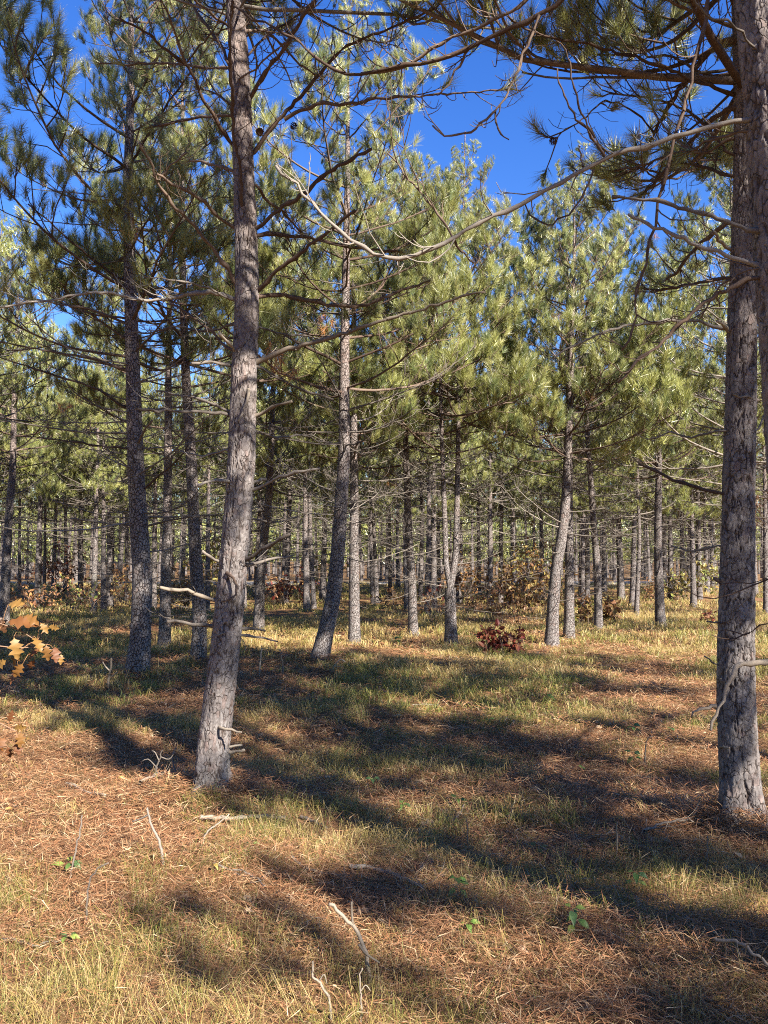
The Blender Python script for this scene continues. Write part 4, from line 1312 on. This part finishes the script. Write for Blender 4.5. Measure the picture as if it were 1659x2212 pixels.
ORA = [(.28, .15, .05), (.34, .22, .07), (.22, .11, .045), (.32, .25, .10), (.18, .09, .045)]
YEL = [(.30, .24, .07), (.27, .24, .08), (.20, .19, .06), (.32, .21, .06)]
BRN = [(.26, .13, .07), (.34, .18, .08), (.20, .10, .06), (.42, .24, .09)]
RED = [(.19, .035, .026), (.13, .035, .028), (.21, .07, .035)]
GRN = [(.18, .22, .06), (.24, .26, .07), (.36, .34, .10)]
for a in [
    (1130, 1330, 130, 130, 26, 420, ORA, "broad orange leaved thicket beside the leaning pine", 'shrub', 9, 61),
    (1060, 1345, 90, 90, 18, 120, BRN, "tangled brown brush left of the orange thicket", 'shrub', 8, 62),
    (1090, 1413, 60, 70, 10, 90, RED, "small dark red maple bush in front of the brush heap", 'shrub', 14, 63),
    (935, 1340, 30, 90, 6, 40, RED + BRN, "thin reddish bush left of the forked pine's foot", 'shrub', 8, 64),
    (1180, 1300, 120, 170, 18, 330, YEL + ORA, "tall yellow leaved shrub behind the orange thicket", 'shrub', 8, 65),
    (1300, 1345, 95, 70, 9, 95, BRN + ORA, "low oak sprout with brown leaves at the tilting pine's foot", 'shrub', 13, 66),
    (1255, 1350, 60, 60, 7, 60, ORA + GRN, "small mixed green and orange bush beside the tilting pine", 'shrub', 10, 67),
    (150, 1335, 150, 95, 18, 120, BRN + GRN, "loose bare brush with few pale leaves left of the bowed pine", 'shrub', 8, 68),
    (60, 1325, 110, 75, 14, 150, BRN, "brown low brush behind the oak leaves", 'shrub', 8, 69),
    (235, 1310, 90, 95, 14, 150, BRN + ORA, "rusty brush at the foot of the dark pine pair", 'shrub', 7, 70),
    (130, 1290, 110, 120, 14, 230, BRN + RED, "dark rusty shrub deep in the rows at the edge", 'shrub', 7, 71),
    (395, 1330, 70, 110, 12, 210, ORA + BRN, "orange brown shrub between the bowed pine and the big trunk", 'shrub', 8, 72),
    (470, 1300, 50, 160, 9, 170, YEL, "tall yellow shrub peeping past the big front trunk", 'shrub', 9, 73),
    (620, 1310, 110, 80, 14, 120, BRN + RED, "dark leaved low bush left of the leaning pine", 'shrub', 9, 74),
    (700, 1290, 60, 100, 9, 150, YEL + GRN, "yellow green shrub behind the leaning pine's trunk", 'shrub', 7, 75),
    (860, 1310, 60, 40, 8, 60, BRN, "low brown sprout in the open lane", 'shrub', 7, 76),
    (1000, 1300, 70, 100, 12, 190, BRN + ORA, "brown leaved shrub right of the forked pine", 'shrub', 7, 77),
    (1500, 1300, 70, 110, 11, 180, YEL + GRN, "yellow green shrub beside the thick scaly trunk", 'shrub', 9, 78),
    (1410, 1300, 60, 50, 8, 60, BRN, "brown sprout behind the pine on yellow grass", 'shrub', 7, 79),
    (1530, 1345, 34, 34, 5, 24, BRN + RED, "small russet sprout touching the thick scaly trunk", 'shrub', 10, 80),
]:
    shrub(*a[:7], a[7], a[8], a[9], a[10])

# ---------------------------------------------------------------- sticks and stems on the ground
def stick(pix, w0, w1, label, name='fallen_branch', lift=.015, up=None, col=M_DEAD, twigs=0, seed=0):
    """pix lie on the ground; up gives heights in px for stems that stand"""
    P = []
    for i_, (px, py) in enumerate(pix):
        g_ = on_ground(px, py); z = float(ground_z(g_[0], g_[1])) + lift
        P.append(np.array([g_[0], g_[1], z]))
    P = np.array(P)
    base = P.mean(0); base[2] = P[:, 2].min()
    root = thing(name, label, 'branch', base, 'dead wood on the forest floor')
    r = np.random.RandomState(seed); n = max(8, len(P) * 4)
    C = catmull(P - base, n) + r.normal(0, .004, (n, 3))
    R = np.linspace(w0, w1, n) / 2 / F * P[0, 1]
    mb = MB(); tube(mb, C, R, 6)
    if twigs: dead_twigs(mb, C, r, twigs, .2, .08, .28, .0022, 3, 1)
    link('stick', mb.mesh('stick', col), root)


def stem_up(base_px, pix, w0, w1, label, name='dead_stem', dz=0, col=M_DEAD, sub=(), seed=0):
    g_ = on_ground(*base_px); g_[2] = float(ground_z(g_[0], g_[1])) - .02
    root = thing(name, label, 'dead stem', g_, 'dead stems standing in the grass')
    m = len(pix)
    P = [np.zeros(3)] + [at(px, py, g_[1] + dz * (i_ + 1) / m) - g_ for i_, (px, py) in enumerate(pix)]
    r = np.random.RandomState(seed); n = 5 * m + 4
    C = catmull(P, n) + r.normal(0, .002, (n, 3))
    mb = MB(); tube(mb, C, np.linspace(w0, w1, n) / 2 / F * g_[1], 5)
    link('stem', mb.mesh('stem', col), root)
    for s in sub:
        Q = catmull([at(px, py, g_[1] + dz * .6) - g_ for px, py in s], 7)
        q = MB(); tube(q, Q, np.linspace(w0 * .6, w1 * .6, 7) / 2 / F * g_[1], 4); link('twig', q.mesh('twig', col), root)


stick([(430, 1776), (500, 1779), (560, 1777), (616, 1780)], 11, 7, "thick pale fallen branch lying before the big front trunk", lift=.03, col=M_PALE, twigs=3, seed=1)
stick([(144, 1700), (165, 1712), (190, 1722), (228, 1730)], 7, 5, "lichen pale stick left of the big front trunk", lift=.03, col=M_PALE, seed=2)
stick([(300, 1708), (330, 1692), (345, 1684)], 7, 4, "short forked pale stick at the big trunk's left foot", lift=.05, col=M_PALE, twigs=2, seed=3)
stick([(650, 1770), (690, 1790), (708, 1797)], 8, 5, "grey stick running into the long shadow", lift=.02, seed=4)
stick([(630, 1865), (680, 1893), (720, 1902), (745, 1900)], 7, 4, "curved grey stick in the middle of the front litter", lift=.02, seed=5)
stick([(757, 1885), (800, 1890), (840, 1900), (880, 1918), (915, 1935)], 10, 6, "curved bark covered branch lying in the front shadow", lift=.03, seed=6, twigs=3)
stick([(460, 1880), (500, 1898), (540, 1905), (575, 1935)], 5, 3, "thin dark crooked twig on the sunlit needles", lift=.03, seed=7, twigs=3)
stick([(925, 1860), (935, 1885), (950, 1905), (985, 1880)], 8, 4, "lichen spotted curved stick in the shade of the front band", lift=.02, seed=8)
stick([(0, 2040), (50, 2050), (100, 2048), (140, 2042)], 5, 4, "thin straight twig lying beside the bright seedling", lift=.02, seed=9)
stick([(890, 1532), (950, 1533)], 3, 2, "straight straw pale stem in the mid clearing", name='dry_stalk', lift=.05, col=M_PALE, seed=10)
stick([(1390, 1820), (1430, 1808), (1475, 1798), (1500, 1802)], 6, 3, "pale forked branch in the grass left of the thick scaly trunk", lift=.06, col=M_PALE, twigs=5, seed=11)
stick([(1545, 2110), (1600, 2120), (1645, 2150), (1680, 2190)], 8, 5, "pale peeled branch low in the front corner grass", lift=.12, col=M_PALE, twigs=5, seed=12)
stick([(950, 1760), (970, 1785), (990, 1770), (1005, 1750)], 5, 3, "small forked grey twig in the sunlit gap", lift=.03, seed=13, twigs=2)
stick([(1300, 1840), (1350, 1850), (1400, 1842)], 4, 3, "dull grey stick in the shade before the thick scaly trunk", lift=.03, seed=14)
stem_up((800, 2120), [(790, 2060), (770, 2010), (745, 1985), (713, 1952)], 10, 7, "leaning broken grey stem rising from the front shade", col=M_PALE, dz=-.1, sub=[[(762, 2000), (760, 1975), (759, 1948)], [(775, 2040), (790, 2060), (820, 2080)]], seed=1)
stem_up((716, 2200), [(712, 2160), (700, 2140), (690, 2120), (675, 2108), (676, 2078)], 7, 4, "crooked grey stem in the bottom front grass", col=M_PALE, sub=[[(690, 2118), (700, 2105), (706, 2125)]], seed=2)
stem_up((780, 2210), [(780, 2160), (778, 2120), (781, 2092)], 5, 3, "straight thin stem beside the crooked one in front", col=M_PALE, sub=[[(780, 2140), (790, 2128), (800, 2140)]], seed=3)
stem_up((150, 1900), [(160, 1850), (172, 1800), (178, 1760)], 4, 3, "tall thin reddish stem left of the big front trunk", seed=4)
stem_up((355, 1870), [(345, 1820), (325, 1780), (318, 1745)], 7, 4, "dark leaning stick stuck in the sunlit needles", seed=5, sub=[[(322, 1760), (300, 1770), (285, 1775)]])
stem_up((430, 1830), [(445, 1800), (470, 1780), (495, 1760)], 5, 3, "pale twig leaning toward the big front trunk", col=M_PALE, seed=6)
stem_up((185, 2000), [(190, 1930), (200, 1890), (235, 1862)], 5, 3, "reddish forked stem left in the front litter", seed=7)
stem_up((1012, 1690 + 150), [(1010, 1800), (1008, 1770)], 3, 2, "short thin dead stem by the sunlit strip", seed=8)
stem_up((1332, 1860), [(1333, 1820), (1332, 1775)], 4, 3, "upright pale dead stem in the front grass", col=M_PALE, seed=9)
stem_up((1528, 1890), [(1528, 1850), (1529, 1806)], 4, 3, "upright thin dead stem left of the thick trunk's foot", col=M_PALE, seed=10)
stem_up((236, 1490), [(234, 1470), (240, 1440), (240, 1422)], 6, 4, "pale dead sapling fork left of the bowed pine", col=M_PALE, seed=11, sub=[[(238, 1450), (228, 1440), (222, 1430)], [(240, 1462), (255, 1452)]])
stem_up((335, 1690), [(338, 1660), (345, 1640), (350, 1620)], 5, 3, "bare wispy weed at the big trunk's left foot", seed=12, sub=[[(340, 1660), (320, 1640), (306, 1645)], [(344, 1645), (335, 1625), (328, 1622)], [(347, 1635), (365, 1640), (378, 1625)]])
stem_up((385, 1680), [(375, 1655), (372, 1635), (380, 1615)], 4, 3, "second bare wispy weed touching the big trunk", seed=13, sub=[[(374, 1650), (390, 1640), (405, 1640)], [(372, 1640), (360, 1630)]])
stem_up((560, 1462), [(562, 1430), (566, 1400)], 4, 3, "thin pale stem before the leaning pine", col=M_PALE, seed=14)
stem_up((612, 1458), [(610, 1430), (607, 1415)], 4, 3, "short pale stem left of the leaning pine's foot", col=M_PALE, seed=15)
stem_up((715, 1455), [(722, 1440), (735, 1425), (745, 1430)], 4, 3, "bleached arching twig right of the leaning pine's foot", col=M_PALE, seed=16, sub=[[(722, 1440), (740, 1440)]])
stem_up((1395, 1660), [(1394, 1620), (1400, 1595), (1410, 1590)], 4, 2, "curled straw grass stem above the mid seedlings", name='dry_stalk', col=M_PALE, seed=17)

# ---------------------------------------------------------------- fallen leaves and scraps
r = np.random.RandomState(91)
fall = [leaf_mesh('oak', .10, r.uniform(.3, 1.2), r.uniform(.1, .8), [c], r).mesh('leaf', M_LEAF) for c in ((.50, .30, .08), (.36, .22, .13), (.42, .30, .2), (.5, .4, .12))]
for px, py, sz, ci, label in [
    (860, 1980, 26, 0, "curled yellow oak leaf standing on the front litter"),
    (920, 1880, 22, 2, "dry tan leaf by the curved stick in the front shade"),
    (615, 1957, 20, 2, "pale folded leaf on the needles in the front"),
    (385, 1957, 24, 1, "brown flat leaf on the sunlit needles"),
    (525, 1990, 20, 2, "greyish leaf scrap in the sunlit needles"),
    (800, 1990, 34, 1, "large dull oak leaf in the shadow by the broken stem"),
    (30, 1757, 24, 2, "bleached leaf at the edge of the front litter"),
    (940, 1790, 36, 2, "big tan leaf pile scrap in the sunlit gap"),
    (1115, 2075, 26, 1, "brown leaf in the dark front litter"),
    (770, 2118, 16, 3, "yellow leaf low in the front needles"),
    (460, 1885, 18, 3, "little yellow leaf beside the crooked twig"),
    (45, 1775, 16, 1, "small brown leaf left in the front needles"),
]:
    p = on_ground(px, py); p[2] = float(ground_z(p[0], p[1])) + .035
    o = link('fallen_leaf', fall[ci], None); s = sz / F * p[1] / .10
    o.matrix_world = leaf_frame((r.normal(), r.normal(), .1), (r.normal(0, .4), -.5, 1), p) @ Matrix.Scale(s, 4)
    o['label'], o['category'], o['group'] = label, 'leaf', 'fallen leaves on the litter'

# scattered small leaves too many to count
fl = MB()
x, y = scatter(r, 2.5, 20, 7)
hv = np.array([(0, 0, 0), (.28, .35, .08), (.2, .8, .02), (0, 1, -.1), (-.2, .8, .02), (-.28, .35, .08)])
htri = [(0, 1, 2), (0, 2, 3), (0, 3, 4), (0, 4, 5)]
zs = ground_z(x, y)
for a, b, c in zip(x, y, zs):
    M = np.array(leaf_frame((r.normal(), r.normal(), .15), (r.normal(0, .5), r.normal(0, .5), 1), (a, b, c + .03)))
    fl.add((hv * r.uniform(.03, .06)) @ M[:3, :3].T + M[:3, 3], htri, None, np.array([(.36, .22, .13), (.30, .16, .09), (.45, .34, .22), (.42, .26, .08)][r.randint(4)]) * r.uniform(.8, 1.2))
o = link('fallen_leaves', fl.mesh('fallen_leaves', M_LEAF, False)); o['kind'] = 'stuff'
o['label'], o['category'] = "small brown leaves strewn over the forest floor", 'leaf litter'

# pine cones and clusters of dead orange needles hung in the branches
cm = MB(); zz = np.linspace(0, 1, 9)
for q in range(9):
    for a in range(6):
        th = a * pi / 3 + q * .6; rad_ = .018 * math.sin(pi * min(.98, .1 + .85 * zz[q])) + .004
        c = np.array([cos(th) * rad_, sin(th) * rad_, zz[q] * .045]); n = np.array([cos(th), sin(th), .35]); s = np.array([-sin(th), cos(th), 0])
        cm.add([c - s * .007, c + s * .007, c + n * .009 + np.array([0, 0, .002]), c - n * .008], [(0, 1, 2), (0, 3, 1)], None, (.09, .06, .045))
cone_me = cm.mesh('pine_cone', M_STEM, False)
for key, px, py, dd in (('right', 1189, 301, .35), ('right', 1330, 225, .4), ('right', 1448, 354, .4), ('main', 640, 268, .2), ('main', 560, 283, -.1)):
    root, C, base = ROOT[key]
    o = link('pine_cone', cone_me, root); o.location = at(px, py, T[key]['y'] + dd) - base; o.rotation_euler = (2.4, .4, px)
DN = [(.42, .20, .07), (.36, .15, .06)]
for key, px, py, dd, n_ in (('main', 602, 790, .2, 5), ('t7', 880, 480, 0, 5), ('t17', 1200, 690, -.4, 4), ('t17', 1270, 860, -.5, 3), ('left', 290, 500, -.6, 4), ('t10', 850, 1040, .3, 5), ('t25', 1420, 520, .2, 3), ('right', 1640, 1130, .5, 4), ('right', 1370, 145, .35, 2), ('left', 150, 880, .2, 4), ('t6', 700, 700, -.5, 5), ('t3', 350, 660, .3, 4)):
    root, C, base = ROOT[key]
    p = at(px, py, T[key]['y'] + dd) - base
    q = MB(); tuft_needles(q, p + r.normal(0, .07, (n_, 3)), r.normal(0, .6, (n_, 3)) + np.array([0, 0, -.7]), r, 46, .004, hue=DN[r.randint(2)])
    link('dead_needles', q.mesh('dead_needles', M_NEEDLE, False), root)

tot = 0
seen = {}
for o in SC.objects:
    if o.type == 'MESH' and o.data.name not in seen:
        seen[o.data.name] = 1; tot += sum(1 for _ in range(0)) + len(o.data.loops) - 2 * len(o.data.polygons)
open('/tmp/stats.txt', 'w').write('unique triangles %d objects %d far %d' % (tot, len(SC.objects), n_far)) if False else None
print('unique triangles', tot, 'objects', len(SC.objects))
